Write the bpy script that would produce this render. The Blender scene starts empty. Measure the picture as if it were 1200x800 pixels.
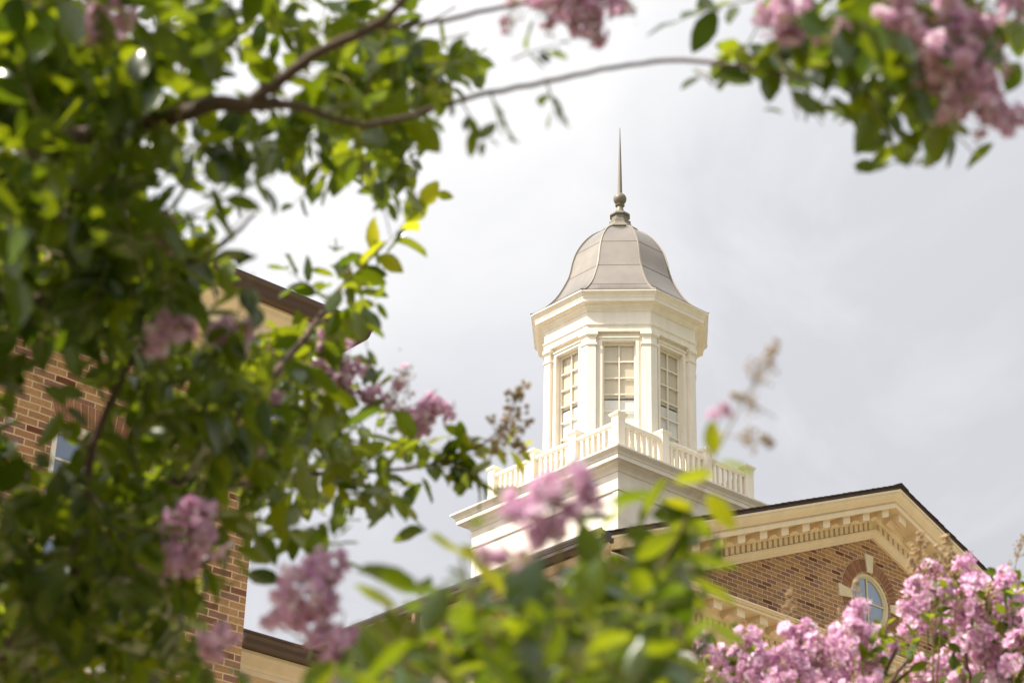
import bpy, bmesh, math, random
import numpy as np
from math import radians as R_, sin, cos, pi, tan, sqrt
from mathutils import Vector, Matrix

random.seed(11)
rng = np.random.default_rng(11)
sc = bpy.context.scene
col = sc.collection

# ------------------------------------------------------------------ camera
CAM = Vector((-23.687547, -24.373628, 1.6))
CR = Vector((0.7481612, -0.6631376, 0.0224364))
CU = Vector((-0.3193766, -0.3302737, 0.8882105))
CF = Vector((0.5815956, 0.6716903, 0.4588886))
FPX = 2477.77
cd = bpy.data.cameras.new("camera")
cam = bpy.data.objects.new("camera", cd)
col.objects.link(cam)
cam.matrix_world = Matrix(((CR.x, CU.x, -CF.x, CAM.x), (CR.y, CU.y, -CF.y, CAM.y), (CR.z, CU.z, -CF.z, CAM.z), (0, 0, 0, 1)))
cd.sensor_width = 36.0
cd.lens = FPX / 1200 * 36
cd.clip_start = 0.05
cd.clip_end = 3000
cd.dof.use_dof = True
cd.dof.focus_distance = 35.5
cd.dof.aperture_fstop = 6.8
cd.dof.aperture_blades = 0
sc.camera = cam

# ------------------------------------------------------------------ light
SUN = Vector((-0.949 * cos(R_(50)), 0.316 * cos(R_(50)), sin(R_(50)))).normalized()
world = bpy.data.worlds.new("World")
sc.world = world
world.use_nodes = True
nt = world.node_tree
nt.nodes.clear()
def N(nt, t, **kw):
    n = nt.nodes.new(t)
    for k, v in kw.items():
        if k == 'inp':
            for kk, vv in v.items():
                n.inputs[kk].default_value = vv
        else:
            setattr(n, k, v)
    return n
SKY_S = 0.10
def math_w(nt, a, k):
    n = N(nt, 'ShaderNodeMath', operation='MULTIPLY')
    nt.links.new(a, n.inputs[0]); n.inputs[1].default_value = k
    return n.outputs[0]
out = N(nt, 'ShaderNodeOutputWorld')
bg = N(nt, 'ShaderNodeBackground', inp={'Strength': SKY_S})
sky = N(nt, 'ShaderNodeTexSky', sky_type='NISHITA', sun_disc=False)
sky.sun_elevation = math.asin(SUN.z)
sky.sun_rotation = math.atan2(SUN.x, SUN.y)
tc = N(nt, 'ShaderNodeTexCoord')
dot = N(nt, 'ShaderNodeVectorMath', operation='DOT_PRODUCT')
bd = (CF * 0.95 + CR * (-0.06) + CU * 0.2).normalized()      # the thinnest part of the cloud deck
dot.inputs[1].default_value = bd
nt.links.new(tc.outputs['Generated'], dot.inputs[0])
mp = N(nt, 'ShaderNodeMapRange', inp={'From Min': 0.952, 'From Max': 1.0, 'To Min': 0.0, 'To Max': 0.78})
mp.interpolation_type = 'SMOOTHSTEP'
nt.links.new(dot.outputs['Value'], mp.inputs['Value'])
no = N(nt, 'ShaderNodeTexNoise', inp={'Scale': 7.0, 'Detail': 6.0, 'Roughness': 0.52, 'Distortion': 0.5})
nt.links.new(tc.outputs['Generated'], no.inputs['Vector'])
nm = N(nt, 'ShaderNodeMapRange', inp={'From Min': 0.32, 'From Max': 0.68, 'To Min': -0.40, 'To Max': 0.46})
nt.links.new(no.outputs['Fac'], nm.inputs['Value'])
ad = N(nt, 'ShaderNodeMath', operation='ADD', use_clamp=True)
nt.links.new(mp.outputs['Result'], ad.inputs[0]); nt.links.new(nm.outputs['Result'], ad.inputs[1])
ramp = N(nt, 'ShaderNodeValToRGB')
cr = ramp.color_ramp
cr.elements[0].position = 0.0; cr.elements[0].color = (0.475, 0.478, 0.505, 1)
cr.elements[1].position = 1.0; cr.elements[1].color = (0.645, 0.64, 0.64, 1)
e = cr.elements.new(0.45); e.color = (0.57, 0.57, 0.585, 1)
nt.links.new(ad.outputs[0], ramp.inputs[0])
# the cloud is thinner and much brighter towards the sun and behind the camera
far = N(nt, 'ShaderNodeValToRGB')
far.color_ramp.interpolation = 'EASE'
fe = far.color_ramp.elements
fe[0].position = 0.0; fe[0].color = (0.22,) * 3 + (1,)
fe[1].position = 1.0; fe[1].color = (2.6,) * 3 + (1,)
for p_, v_ in ((0.36, 0.55), (0.48, 0.93), (0.57, 1.0), (0.75, 1.45), (0.90, 2.0)):
    q_ = fe.new(p_); q_.color = (v_,) * 3 + (1,)
dot2 = N(nt, 'ShaderNodeVectorMath', operation='DOT_PRODUCT')
dot2.inputs[1].default_value = SUN
nt.links.new(tc.outputs['Generated'], dot2.inputs[0])
hm = N(nt, 'ShaderNodeMath', operation='MULTIPLY_ADD', inp={1: 0.5, 2: 0.5})
nt.links.new(dot2.outputs['Value'], hm.inputs[0]); nt.links.new(hm.outputs[0], far.inputs[0])
sclr = N(nt, 'ShaderNodeVectorMath', operation='SCALE', inp={'Scale': 1.0 / SKY_S})
nt.links.new(ramp.outputs['Color'], sclr.inputs[0])
nt.links.new(math_w(nt, far.outputs['Color'], 1.0 / SKY_S), sclr.inputs['Scale'])
mixs = N(nt, 'ShaderNodeMix', data_type='RGBA', inp={'Factor': 0.96})
nt.links.new(sky.outputs['Color'], mixs.inputs['A']); nt.links.new(sclr.outputs['Vector'], mixs.inputs['B'])
nt.links.new(mixs.outputs['Result'], bg.inputs['Color'])
nt.links.new(bg.outputs[0], out.inputs[0])

sl = bpy.data.lights.new("sun", 'SUN')
sl.energy = 5.0
sl.angle = R_(0.8)
sl.color = (1.0, 0.93, 0.82)
so = bpy.data.objects.new("sun", sl)
col.objects.link(so)
so.rotation_euler = (-SUN).to_track_quat('-Z', 'Y').to_euler()
so.location = (0, 0, 60)

sc.view_settings.view_transform = 'Standard'
sc.view_settings.look = 'None'
sc.view_settings.exposure = 0.66
sc.view_settings.gamma = 1.0
sc.view_settings.use_curve_mapping = False
sc.render.engine = 'CYCLES'
sc.cycles.use_denoising = True
try:
    sc.cycles.denoiser = 'OPENIMAGEDENOISE'
except Exception:
    pass
sc.cycles.max_bounces = 10
sc.cycles.transmission_bounces = 6
sc.cycles.transparent_max_bounces = 16
sc.cycles.sample_clamp_indirect = 6.0

# ------------------------------------------------------------------ helpers
def at(px, py, d):
    """world point seen at pixel (px, py) of a 1200x800 picture, d metres in front of the camera"""
    return CAM + (CF * FPX + CR * (px - 600) - CU * (py - 400)) * (d / FPX)

def proj(p):
    v = p - CAM
    d = v.dot(CF)
    return 600 + FPX * v.dot(CR) / d, 400 - FPX * v.dot(CU) / d

class MB:
    def __init__(s):
        s.v = []; s.f = []
    def add(s, vs, fs):
        b = len(s.v)
        s.v += [tuple(p) for p in vs]
        s.f += [tuple(i + b for i in f) for f in fs]
        return s
    def box(s, x0, x1, y0, y1, z0, z1, M=None):
        vs = [Vector((x, y, z)) for z in (z0, z1) for y in (y0, y1) for x in (x0, x1)]
        if M is not None:
            vs = [M @ p for p in vs]
        return s.add(vs, [(0, 2, 3, 1), (4, 5, 7, 6), (0, 1, 5, 4), (2, 6, 7, 3), (0, 4, 6, 2), (1, 3, 7, 5)])
    def prism(s, pts, a, b, fn):
        """pts: 2d outline, swept from a to b; fn(u, v, w) -> point"""
        n = len(pts)
        vs = [fn(u, v, a) for u, v in pts] + [fn(u, v, b) for u, v in pts]
        fs = [(i, (i + 1) % n, n + (i + 1) % n, n + i) for i in range(n)]
        fs += [tuple(range(n - 1, -1, -1)), tuple(range(n, 2 * n))]
        return s.add(vs, fs)
    def loft(s, n, rot, prof, cap=True, c=(0, 0)):
        """regular n-gon rings; prof = (apothem, z)"""
        vs = []; fs = []
        for a, z in prof:
            r = a / cos(pi / n)
            for k in range(n):
                t = rot + 2 * pi * k / n
                vs.append((c[0] + r * cos(t), c[1] + r * sin(t), z))
        for i in range(len(prof) - 1):
            for k in range(n):
                k2 = (k + 1) % n
                fs.append((i * n + k, i * n + k2, (i + 1) * n + k2, (i + 1) * n + k))
        if cap:
            fs.append(tuple(range(n - 1, -1, -1)))
            m = (len(prof) - 1) * n
            fs.append(tuple(m + k for k in range(n)))
        return s.add(vs, fs)
    def tube(s, pts, rad, n=6):
        pts = [Vector(p) for p in pts]
        vs = []; fs = []
        up = Vector((0.13, 0.31, 0.94)).normalized()
        for i, p in enumerate(pts):
            t = (pts[min(i + 1, len(pts) - 1)] - pts[max(i - 1, 0)]).normalized()
            a = t.cross(up)
            if a.length < 1e-3:
                a = t.cross(Vector((1, 0, 0)))
            a.normalize(); b = t.cross(a)
            r = rad[i] if hasattr(rad, '__len__') else rad
            for k in range(n):
                th = 2 * pi * k / n
                vs.append(p + a * (r * cos(th)) + b * (r * sin(th)))
        for i in range(len(pts) - 1):
            for k in range(n):
                k2 = (k + 1) % n
                fs.append((i * n + k, i * n + k2, (i + 1) * n + k2, (i + 1) * n + k))
        fs.append(tuple(range(n - 1, -1, -1)))
        m = (len(pts) - 1) * n
        fs.append(tuple(m + k for k in range(n)))
        return s.add(vs, fs)
    def rail(s, prof, P0, P1, o0, o1):
        """profile (out, z) swept from P0 to P1; o0/o1: world vector for one unit of 'out' at each end (mitres)"""
        P0, P1, o0, o1 = Vector(P0), Vector(P1), Vector(o0), Vector(o1)
        n = len(prof)
        vs = [P0 + o0 * o + Vector((0, 0, z)) for o, z in prof] + [P1 + o1 * o + Vector((0, 0, z)) for o, z in prof]
        fs = [(i, (i + 1) % n, n + (i + 1) % n, n + i) for i in range(n)]
        fs += [tuple(range(n - 1, -1, -1)), tuple(range(n, 2 * n))]
        return s.add(vs, fs)
    def build(s, name, m, parent=None, smooth=None, bevel=0.0, recalc=True):
        me = bpy.data.meshes.new(name)
        me.from_pydata(s.v, [], s.f)
        if recalc:
            bm = bmesh.new(); bm.from_mesh(me)
            bmesh.ops.recalc_face_normals(bm, faces=bm.faces)
            bm.to_mesh(me); bm.free()
        me.materials.append(m)
        if smooth is not None:
            me.polygons.foreach_set('use_smooth', [True] * len(me.polygons))
            if smooth < 180:
                me.set_sharp_from_angle(angle=R_(smooth))
        me.update()
        o = bpy.data.objects.new(name, me)
        col.objects.link(o)
        if parent is not None:
            put(o, parent)
        if bevel:
            md = o.modifiers.new('bevel', 'BEVEL')
            md.width = bevel; md.segments = 2; md.limit_method = 'ANGLE'; md.angle_limit = R_(40)
        return o

def put(o, parent):
    """parent without moving: children are modelled in world space, every empty is unrotated"""
    o.parent = parent
    w = Vector((0, 0, 0)); p = parent
    while p is not None:
        w += p.location; p = p.parent
    o.location = Vector(o.location) - w

def empty(name, loc, label, cat, group=None):
    o = bpy.data.objects.new(name, None)
    o.empty_display_size = 0.3
    o.location = loc
    col.objects.link(o)
    o['label'] = label; o['category'] = cat
    if group:
        o['group'] = group
    return o

def sub(name, loc, parent):
    o = bpy.data.objects.new(name, None)
    o.location = loc
    col.objects.link(o)
    put(o, parent)
    return o

# ------------------------------------------------------------------ materials
def newmat(name):
    m = bpy.data.materials.new(name)
    m.use_nodes = True
    nt = m.node_tree
    b = nt.nodes['Principled BSDF']
    return m, nt, b

def paint(name, c, rough=0.5, var=0.06, bump=0.03, scale=6.0, streak=0.10):
    m, nt, b = newmat(name)
    geo = N(nt, 'ShaderNodeNewGeometry')
    mpg = N(nt, 'ShaderNodeMapping'); mpg.inputs['Scale'].default_value = (1, 1, 0.25)
    nt.links.new(geo.outputs['Position'], mpg.inputs['Vector'])
    n1 = N(nt, 'ShaderNodeTexNoise', inp={'Scale': scale, 'Detail': 5.0, 'Roughness': 0.6})
    nt.links.new(mpg.outputs[0], n1.inputs['Vector'])
    mr = N(nt, 'ShaderNodeMapRange', inp={'From Min': 0.3, 'From Max': 0.7, 'To Min': 1 - streak, 'To Max': 1.0 + var * 0.3})
    nt.links.new(n1.outputs['Fac'], mr.inputs['Value'])
    mul = N(nt, 'ShaderNodeVectorMath', operation='SCALE')
    mul.inputs[0].default_value = c
    nt.links.new(mr.outputs['Result'], mul.inputs['Scale'])
    nt.links.new(mul.outputs[0], b.inputs['Base Color'])
    b.inputs['Roughness'].default_value = rough
    if bump:
        n2 = N(nt, 'ShaderNodeTexNoise', inp={'Scale': 40.0, 'Detail': 3.0})
        nt.links.new(geo.outputs['Position'], n2.inputs['Vector'])
        bp = N(nt, 'ShaderNodeBump', inp={'Strength': bump, 'Distance': 0.02})
        nt.links.new(n2.outputs['Fac'], bp.inputs['Height'])
        nt.links.new(bp.outputs[0], b.inputs['Normal'])
    return m

M_cream = paint("cream_paint", (0.84, 0.765, 0.64), 0.45, streak=0.11)
M_trim = paint("bounce_warmed_cream", (0.80, 0.655, 0.455), 0.5, streak=0.10)  # cream trim; warm light bounced off the ground is put into its colour
M_stone = paint("cast_stone", (0.70, 0.60, 0.42), 0.8, streak=0.14, bump=0.15)
M_white = paint("white_paint", (0.83, 0.79, 0.70), 0.45)
M_gutter = paint("brown_gutter_paint", (0.085, 0.046, 0.034), 0.35, streak=0.2)
M_gutter_dark = paint("dark_gutter_paint", (0.07, 0.055, 0.045), 0.4, streak=0.2)
M_spout = paint("copper_brown_paint", (0.25, 0.125, 0.085), 0.4)
M_seam = paint("seam_sealant", (0.16, 0.12, 0.09), 0.6, bump=0)
M_dark = paint("dark_interior", (0.03, 0.03, 0.035), 0.9, bump=0)
M_inner = paint("interior_plaster", (0.88, 0.80, 0.66), 0.8, bump=0)

def metal_roof():
    m, nt, b = newmat("tan_metal_roof")
    geo = N(nt, 'ShaderNodeNewGeometry')
    n1 = N(nt, 'ShaderNodeTexNoise', inp={'Scale': 2.5, 'Detail': 4.0})
    nt.links.new(geo.outputs['Position'], n1.inputs['Vector'])
    rp = N(nt, 'ShaderNodeValToRGB')
    rp.color_ramp.elements[0].position = 0.3; rp.color_ramp.elements[0].color = (0.335, 0.29, 0.235, 1)
    rp.color_ramp.elements[1].position = 0.75; rp.color_ramp.elements[1].color = (0.42, 0.365, 0.295, 1)
    nt.links.new(n1.outputs['Fac'], rp.inputs[0])
    nt.links.new(rp.outputs[0], b.inputs['Base Color'])
    b.inputs['Metallic'].default_value = 0.92
    b.inputs['Roughness'].default_value = 0.27
    bp = N(nt, 'ShaderNodeBump', inp={'Strength': 0.12, 'Distance': 0.05})
    n2 = N(nt, 'ShaderNodeTexNoise', inp={'Scale': 1.8, 'Detail': 1.0})
    nt.links.new(geo.outputs['Position'], n2.inputs['Vector'])
    nt.links.new(n2.outputs['Fac'], bp.inputs['Height'])
    nt.links.new(bp.outputs[0], b.inputs['Normal'])
    return m
M_dome = metal_roof()
M_rib = paint('tan_rib_trim', (0.27, 0.23, 0.185), 0.55, bump=0)

M_finial = paint('weathered_finial', (0.21, 0.18, 0.135), 0.5, streak=0.2)
BRICKS = [(0.00, (0.345, 0.180, 0.080)), (0.22, (0.395, 0.215, 0.098)), (0.42, (0.320, 0.160, 0.078)),
          (0.60, (0.275, 0.140, 0.084)), (0.74, (0.245, 0.115, 0.088)), (0.88, (0.190, 0.075, 0.042)), (0.95, (0.135, 0.040, 0.018))]
def brick_ramp(nt, src):
    rp = N(nt, 'ShaderNodeValToRGB')
    rp.color_ramp.interpolation = 'CONSTANT'
    els = rp.color_ramp.elements
    els[0].position, els[0].color = BRICKS[0][0], (*BRICKS[0][1], 1)
    els[1].position, els[1].color = BRICKS[1][0], (*BRICKS[1][1], 1)
    for p, c in BRICKS[2:]:
        e = els.new(p); e.color = (*c, 1)
    nt.links.new(src, rp.inputs[0])
    return rp

def math_(nt, op, a, b=None, clamp=False):
    n = N(nt, 'ShaderNodeMath', operation=op, use_clamp=clamp)
    for i, v in enumerate((a, b)):
        if v is None: continue
        if isinstance(v, (int, float)): n.inputs[i].default_value = v
        else: nt.links.new(v, n.inputs[i])
    return n.outputs[0]

def brick_mat(name, axis, w=0.205, h=0.0662, u0=0.0):
    m, nt, b = newmat(name)
    geo = N(nt, 'ShaderNodeNewGeometry')
    n0 = N(nt, 'ShaderNodeTexNoise', inp={'Scale': 9.0, 'Detail': 3.0})
    nt.links.new(geo.outputs['Position'], n0.inputs['Vector'])
    sep = N(nt, 'ShaderNodeSeparateXYZ')
    nt.links.new(geo.outputs['Position'], sep.inputs[0])
    wob = math_(nt, 'MULTIPLY', math_(nt, 'SUBTRACT', n0.outputs['Fac'], 0.5), 0.010)
    u = math_(nt, 'ADD', math_(nt, 'ADD', sep.outputs[axis], 60.0 + u0), wob)
    v = math_(nt, 'ADD', sep.outputs['Z'], wob)
    vh = math_(nt, 'DIVIDE', v, h)
    row = math_(nt, 'FLOOR', vh)
    odd = math_(nt, 'MULTIPLY', math_(nt, 'MODULO', row, 2.0), 0.5)
    uw = math_(nt, 'ADD', math_(nt, 'DIVIDE', u, w), odd)
    cl = math_(nt, 'FLOOR', uw)
    fu = math_(nt, 'FRACT', uw); fv = math_(nt, 'FRACT', vh)
    du = math_(nt, 'MULTIPLY', math_(nt, 'MINIMUM', fu, math_(nt, 'SUBTRACT', 1.0, fu)), w)
    dv = math_(nt, 'MULTIPLY', math_(nt, 'MINIMUM', fv, math_(nt, 'SUBTRACT', 1.0, fv)), h)
    dd = math_(nt, 'MINIMUM', du, dv)
    mk = N(nt, 'ShaderNodeMapRange', inp={'From Min': 0.0050, 'From Max': 0.0078, 'To Min': 0.0, 'To Max': 1.0})
    nt.links.new(dd, mk.inputs['Value'])
    cmb = N(nt, 'ShaderNodeCombineXYZ')
    nt.links.new(cl, cmb.inputs[0]); nt.links.new(row, cmb.inputs[1])
    wn = N(nt, 'ShaderNodeTexWhiteNoise', noise_dimensions='3D')
    nt.links.new(cmb.outputs[0], wn.inputs['Vector'])
    rp = brick_ramp(nt, wn.outputs['Value'])
    # speckle inside each brick
    n1 = N(nt, 'ShaderNodeTexNoise', inp={'Scale': 55.0, 'Detail': 4.0, 'Roughness': 0.65})
    nt.links.new(geo.outputs['Position'], n1.inputs['Vector'])
    mr = N(nt, 'ShaderNodeMapRange', inp={'From Min': 0.3, 'From Max': 0.7, 'To Min': 0.72, 'To Max': 1.25})
    nt.links.new(n1.outputs['Fac'], mr.inputs['Value'])
    bc = N(nt, 'ShaderNodeVectorMath', operation='SCALE')
    nt.links.new(rp.outputs[0], bc.inputs[0]); nt.links.new(mr.outputs[0], bc.inputs['Scale'])
    mx = N(nt, 'ShaderNodeMix', data_type='RGBA')
    mx.inputs['A'].default_value = (0.56, 0.425, 0.25, 1)
    nt.links.new(mk.outputs[0], mx.inputs['Factor']); nt.links.new(bc.outputs[0], mx.inputs['B'])
    nt.links.new(mx.outputs['Result'], b.inputs['Base Color'])
    b.inputs['Roughness'].default_value = 0.9
    hh = math_(nt, 'ADD', mk.outputs[0], math_(nt, 'MULTIPLY', n1.outputs['Fac'], 0.3))
    bp = N(nt, 'ShaderNodeBump', inp={'Strength': 0.6, 'Distance': 0.006})
    nt.links.new(hh, bp.inputs['Height']); nt.links.new(bp.outputs[0], b.inputs['Normal'])
    return m
M_brick_x = brick_mat("brick_along_gable", 'X')
M_brick_y = brick_mat("brick_along_side", 'Y')

def voussoir_mat():
    m, nt, b = newmat("rubbed_red_brick")
    geo = N(nt, 'ShaderNodeNewGeometry')
    rp = N(nt, 'ShaderNodeValToRGB')
    rp.color_ramp.elements[0].color = (0.205, 0.085, 0.045, 1)
    rp.color_ramp.elements[1].color = (0.300, 0.140, 0.080, 1)
    nt.links.new(geo.outputs['Random Per Island'], rp.inputs[0])
    n1 = N(nt, 'ShaderNodeTexNoise', inp={'Scale': 60.0, 'Detail': 4.0})
    nt.links.new(geo.outputs['Position'], n1.inputs['Vector'])
    mr = N(nt, 'ShaderNodeMapRange', inp={'From Min': 0.3, 'From Max': 0.7, 'To Min': 0.8, 'To Max': 1.2})
    nt.links.new(n1.outputs['Fac'], mr.inputs['Value'])
    s = N(nt, 'ShaderNodeVectorMath', operation='SCALE')
    nt.links.new(rp.outputs[0], s.inputs[0]); nt.links.new(mr.outputs[0], s.inputs['Scale'])
    nt.links.new(s.outputs[0], b.inputs['Base Color'])
    b.inputs['Roughness'].default_value = 0.9
    return m
M_vous = voussoir_mat()
M_mortar = paint("lime_mortar", (0.50, 0.375, 0.205), 0.9, bump=0.2)

def shingle_mat():
    m, nt, b = newmat("asphalt_shingle")
    geo = N(nt, 'ShaderNodeNewGeometry')
    n1 = N(nt, 'ShaderNodeTexNoise', inp={'Scale': 7.0, 'Detail': 6.0, 'Roughness': 0.7})
    nt.links.new(geo.outputs['Position'], n1.inputs['Vector'])
    rp = N(nt, 'ShaderNodeValToRGB')
    rp.color_ramp.elements[0].position = 0.3; rp.color_ramp.elements[0].color = (0.040, 0.026, 0.022, 1)
    rp.color_ramp.elements[1].position = 0.7; rp.color_ramp.elements[1].color = (0.085, 0.060, 0.050, 1)
    nt.links.new(n1.outputs['Fac'], rp.inputs[0])
    nt.links.new(rp.outputs[0], b.inputs['Base Color'])
    b.inputs['Roughness'].default_value = 0.9
    return m
M_shingle = shingle_mat()

def glass_mirror(name, base, refl, tint):
    """glazing in front of a dark room: mostly reflects the sky"""
    m, nt, b = newmat(name)
    o = nt.nodes['Material Output']
    b.inputs['Base Color'].default_value = (*base, 1)
    b.inputs['Roughness'].default_value = 0.4
    g = N(nt, 'ShaderNodeBsdfGlossy', inp={'Roughness': 0.02, 'Color': (*tint, 1)})  # blue tint puts the reflection of a bluer sky into the glass
    geo = N(nt, 'ShaderNodeNewGeometry')
    n2 = N(nt, 'ShaderNodeTexNoise', inp={'Scale': 3.0, 'Detail': 1.0})
    nt.links.new(geo.outputs['Position'], n2.inputs['Vector'])
    bp = N(nt, 'ShaderNodeBump', inp={'Strength': 0.05, 'Distance': 0.05})
    nt.links.new(n2.outputs['Fac'], bp.inputs['Height']); nt.links.new(bp.outputs[0], g.inputs['Normal'])
    mx = N(nt, 'ShaderNodeMixShader', inp={0: refl})
    nt.links.new(b.outputs[0], mx.inputs[1]); nt.links.new(g.outputs[0], mx.inputs[2])
    nt.links.new(mx.outputs[0], o.inputs[0])
    return m
M_glass_oculus = glass_mirror("oculus_glass", (0.10, 0.13, 0.17), 0.52, (0.80, 0.90, 1.0))
M_glass_hall = glass_mirror("hall_glass", (0.035, 0.045, 0.07), 0.28, (0.72, 0.84, 1.0))

def clear_glass():
    m, nt, b = newmat("clear_glass")
    o = nt.nodes['Material Output']
    t = N(nt, 'ShaderNodeBsdfTransparent', inp={'Color': (0.97, 0.97, 0.95, 1)})
    g = N(nt, 'ShaderNodeBsdfGlossy', inp={'Roughness': 0.02, 'Color': (0.95, 0.97, 1, 1)})
    fr = N(nt, 'ShaderNodeLayerWeight', inp={'Blend': 0.5})
    k = math_(nt, 'ADD', math_(nt, 'MULTIPLY', math_(nt, 'POWER', fr.outputs['Facing'], 4.0), 0.8), 0.05, True)
    mx = N(nt, 'ShaderNodeMixShader')
    nt.links.new(k, mx.inputs[0]); nt.links.new(t.outputs[0], mx.inputs[1]); nt.links.new(g.outputs[0], mx.inputs[2])
    nt.links.new(mx.outputs[0], o.inputs[0])
    return m
M_clear = clear_glass()

def leaf_mat(name, dark, light, trans, tmix=0.45, gloss=0.42):
    m, nt, b = newmat(name)
    o = nt.nodes['Material Output']
    geo = N(nt, 'ShaderNodeNewGeometry')
    rp = N(nt, 'ShaderNodeValToRGB')
    rp.color_ramp.elements[0].color = (*dark, 1)
    rp.color_ramp.elements[1].color = (*light, 1)
    nt.links.new(geo.outputs['Random Per Island'], rp.inputs[0])
    n1 = N(nt, 'ShaderNodeTexNoise', inp={'Scale': 60.0, 'Detail': 3.0})
    nt.links.new(geo.outputs['Position'], n1.inputs['Vector'])
    mr = N(nt, 'ShaderNodeMapRange', inp={'From Min': 0.3, 'From Max': 0.7, 'To Min': 0.8, 'To Max': 1.2})
    nt.links.new(n1.outputs['Fac'], mr.inputs['Value'])
    s = N(nt, 'ShaderNodeVectorMath', operation='SCALE')
    nt.links.new(rp.outputs[0], s.inputs[0]); nt.links.new(mr.outputs[0], s.inputs['Scale'])
    nt.links.new(s.outputs[0], b.inputs['Base Color'])
    b.inputs['Roughness'].default_value = gloss
    b.inputs['Specular IOR Level'].default_value = 0.75
    t = N(nt, 'ShaderNodeBsdfTranslucent')
    rt = N(nt, 'ShaderNodeValToRGB')
    rt.color_ramp.elements[0].color = (trans[0] * 0.30, trans[1] * 0.42, trans[2] * 0.5, 1)
    rt.color_ramp.elements[1].color = (*trans, 1)
    nt.links.new(geo.outputs['Random Per Island'], rt.inputs[0])
    nt.links.new(rt.outputs[0], t.inputs['Color'])
    mx = N(nt, 'ShaderNodeMixShader', inp={0: tmix})
    nt.links.new(b.outputs[0], mx.inputs[1]); nt.links.new(t.outputs[0], mx.inputs[2])
    nt.links.new(mx.outputs[0], o.inputs[0])
    return m
M_leaf = leaf_mat("crape_myrtle_leaf", (0.010, 0.027, 0.005), (0.048, 0.088, 0.009), (0.40, 0.46, 0.008), 0.43, 0.24)
M_leaf_young = leaf_mat("young_leaf", (0.06, 0.10, 0.008), (0.12, 0.16, 0.010), (0.70, 0.66, 0.015), 0.55)

def petal_mat():
    m, nt, b = newmat("pink_petal")
    o = nt.nodes['Material Output']
    geo = N(nt, 'ShaderNodeNewGeometry')
    oi = N(nt, 'ShaderNodeObjectInfo')
    rp = N(nt, 'ShaderNodeValToRGB')
    rp.color_ramp.elements[0].color = (0.74, 0.36, 0.62, 1)
    rp.color_ramp.elements[1].color = (0.94, 0.81, 0.89, 1)
    e = rp.color_ramp.elements.new(0.55); e.color = (0.87, 0.58, 0.78, 1)
    nt.links.new(geo.outputs['Random Per Island'], rp.inputs[0])
    nt.links.new(rp.outputs[0], b.inputs['Base Color'])
    b.inputs['Roughness'].default_value = 0.6
    t = N(nt, 'ShaderNodeBsdfTranslucent')
    nt.links.new(rp.outputs[0], t.inputs['Color'])
    mx = N(nt, 'ShaderNodeMixShader', inp={0: 0.5})
    nt.links.new(b.outputs[0], mx.inputs[1]); nt.links.new(t.outputs[0], mx.inputs[2])
    nt.links.new(mx.outputs[0], o.inputs[0])
    return m
M_petal = petal_mat()
M_stamen = paint("yellow_stamen", (0.62, 0.42, 0.10), 0.7, bump=0)

def island_mat(name, a, c, rough=0.7):
    m, nt, b = newmat(name)
    geo = N(nt, 'ShaderNodeNewGeometry')
    rp = N(nt, 'ShaderNodeValToRGB')
    rp.color_ramp.elements[0].color = (*a, 1); rp.color_ramp.elements[1].color = (*c, 1)
    nt.links.new(geo.outputs['Random Per Island'], rp.inputs[0])
    nt.links.new(rp.outputs[0], b.inputs['Base Color'])
    b.inputs['Roughness'].default_value = rough
    return m
M_bud = island_mat("flower_bud", (0.30, 0.17, 0.07), (0.36, 0.25, 0.11))
M_capsule = island_mat("dry_capsule", (0.28, 0.175, 0.085), (0.46, 0.32, 0.16))
M_bark = paint("smooth_bark", (0.10, 0.052, 0.034), 0.8, bump=0.3, scale=14, streak=0.5)
M_twig = paint("green_twig", (0.22, 0.17, 0.06), 0.7, bump=0)

def ground_mat():
    m, nt, b = newmat("lawn")
    geo = N(nt, 'ShaderNodeNewGeometry')
    n1 = N(nt, 'ShaderNodeTexNoise', inp={'Scale': 0.8, 'Detail': 8.0, 'Roughness': 0.7})
    nt.links.new(geo.outputs['Position'], n1.inputs['Vector'])
    rp = N(nt, 'ShaderNodeValToRGB')
    rp.color_ramp.elements[0].color = (0.07, 0.085, 0.03, 1); rp.color_ramp.elements[1].color = (0.14, 0.15, 0.06, 1)
    nt.links.new(n1.outputs['Fac'], rp.inputs[0]); nt.links.new(rp.outputs[0], b.inputs['Base Color'])
    b.inputs['Roughness'].default_value = 0.95
    return m
def court_mat():
    m, nt, b = newmat("bounce_pavers")
    geo = N(nt, 'ShaderNodeNewGeometry')
    br = N(nt, 'ShaderNodeTexBrick', inp={'Scale': 1.0, 'Color1': (0.50, 0.40, 0.27, 1), 'Color2': (0.44, 0.34, 0.22, 1), 'Mortar': (0.30, 0.25, 0.18, 1), 'Mortar Size': 0.01, 'Brick Width': 0.6, 'Row Height': 0.3})
    nt.links.new(geo.outputs['Position'], br.inputs['Vector']); nt.links.new(br.outputs['Color'], b.inputs['Base Color'])
    b.inputs['Roughness'].default_value = 0.9
    return m

# ------------------------------------------------------------------ setting
g = MB().add([(-700, -700, 0), (700, -700, 0), (700, 700, 0), (-700, 700, 0)], [(0, 1, 2, 3)]).build('ground', ground_mat())
g['kind'] = 'structure'
pv = MB().add([(-60, -21, 0.004), (40, -21, 0.004), (40, 40, 0.004), (-60, 40, 0.004)], [(0, 1, 2, 3)]).build('unseen_bounce_court', court_mat())  # unseen light paving, added to bounce warm light up at the trim
pv['kind'] = 'structure'

# ================================================================== GABLED BUILDING
bld = empty('brick_building', (0, 4, 0), "brick building with cream dentilled gable, round window and dark shingle roof under the cupola", 'building')
YW, XW, OV = -5.45, 5.45, 0.62
ZA, SL = 14.482, 0.411
YB = 16.0
zr = lambda x: ZA - SL * abs(x)

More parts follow.
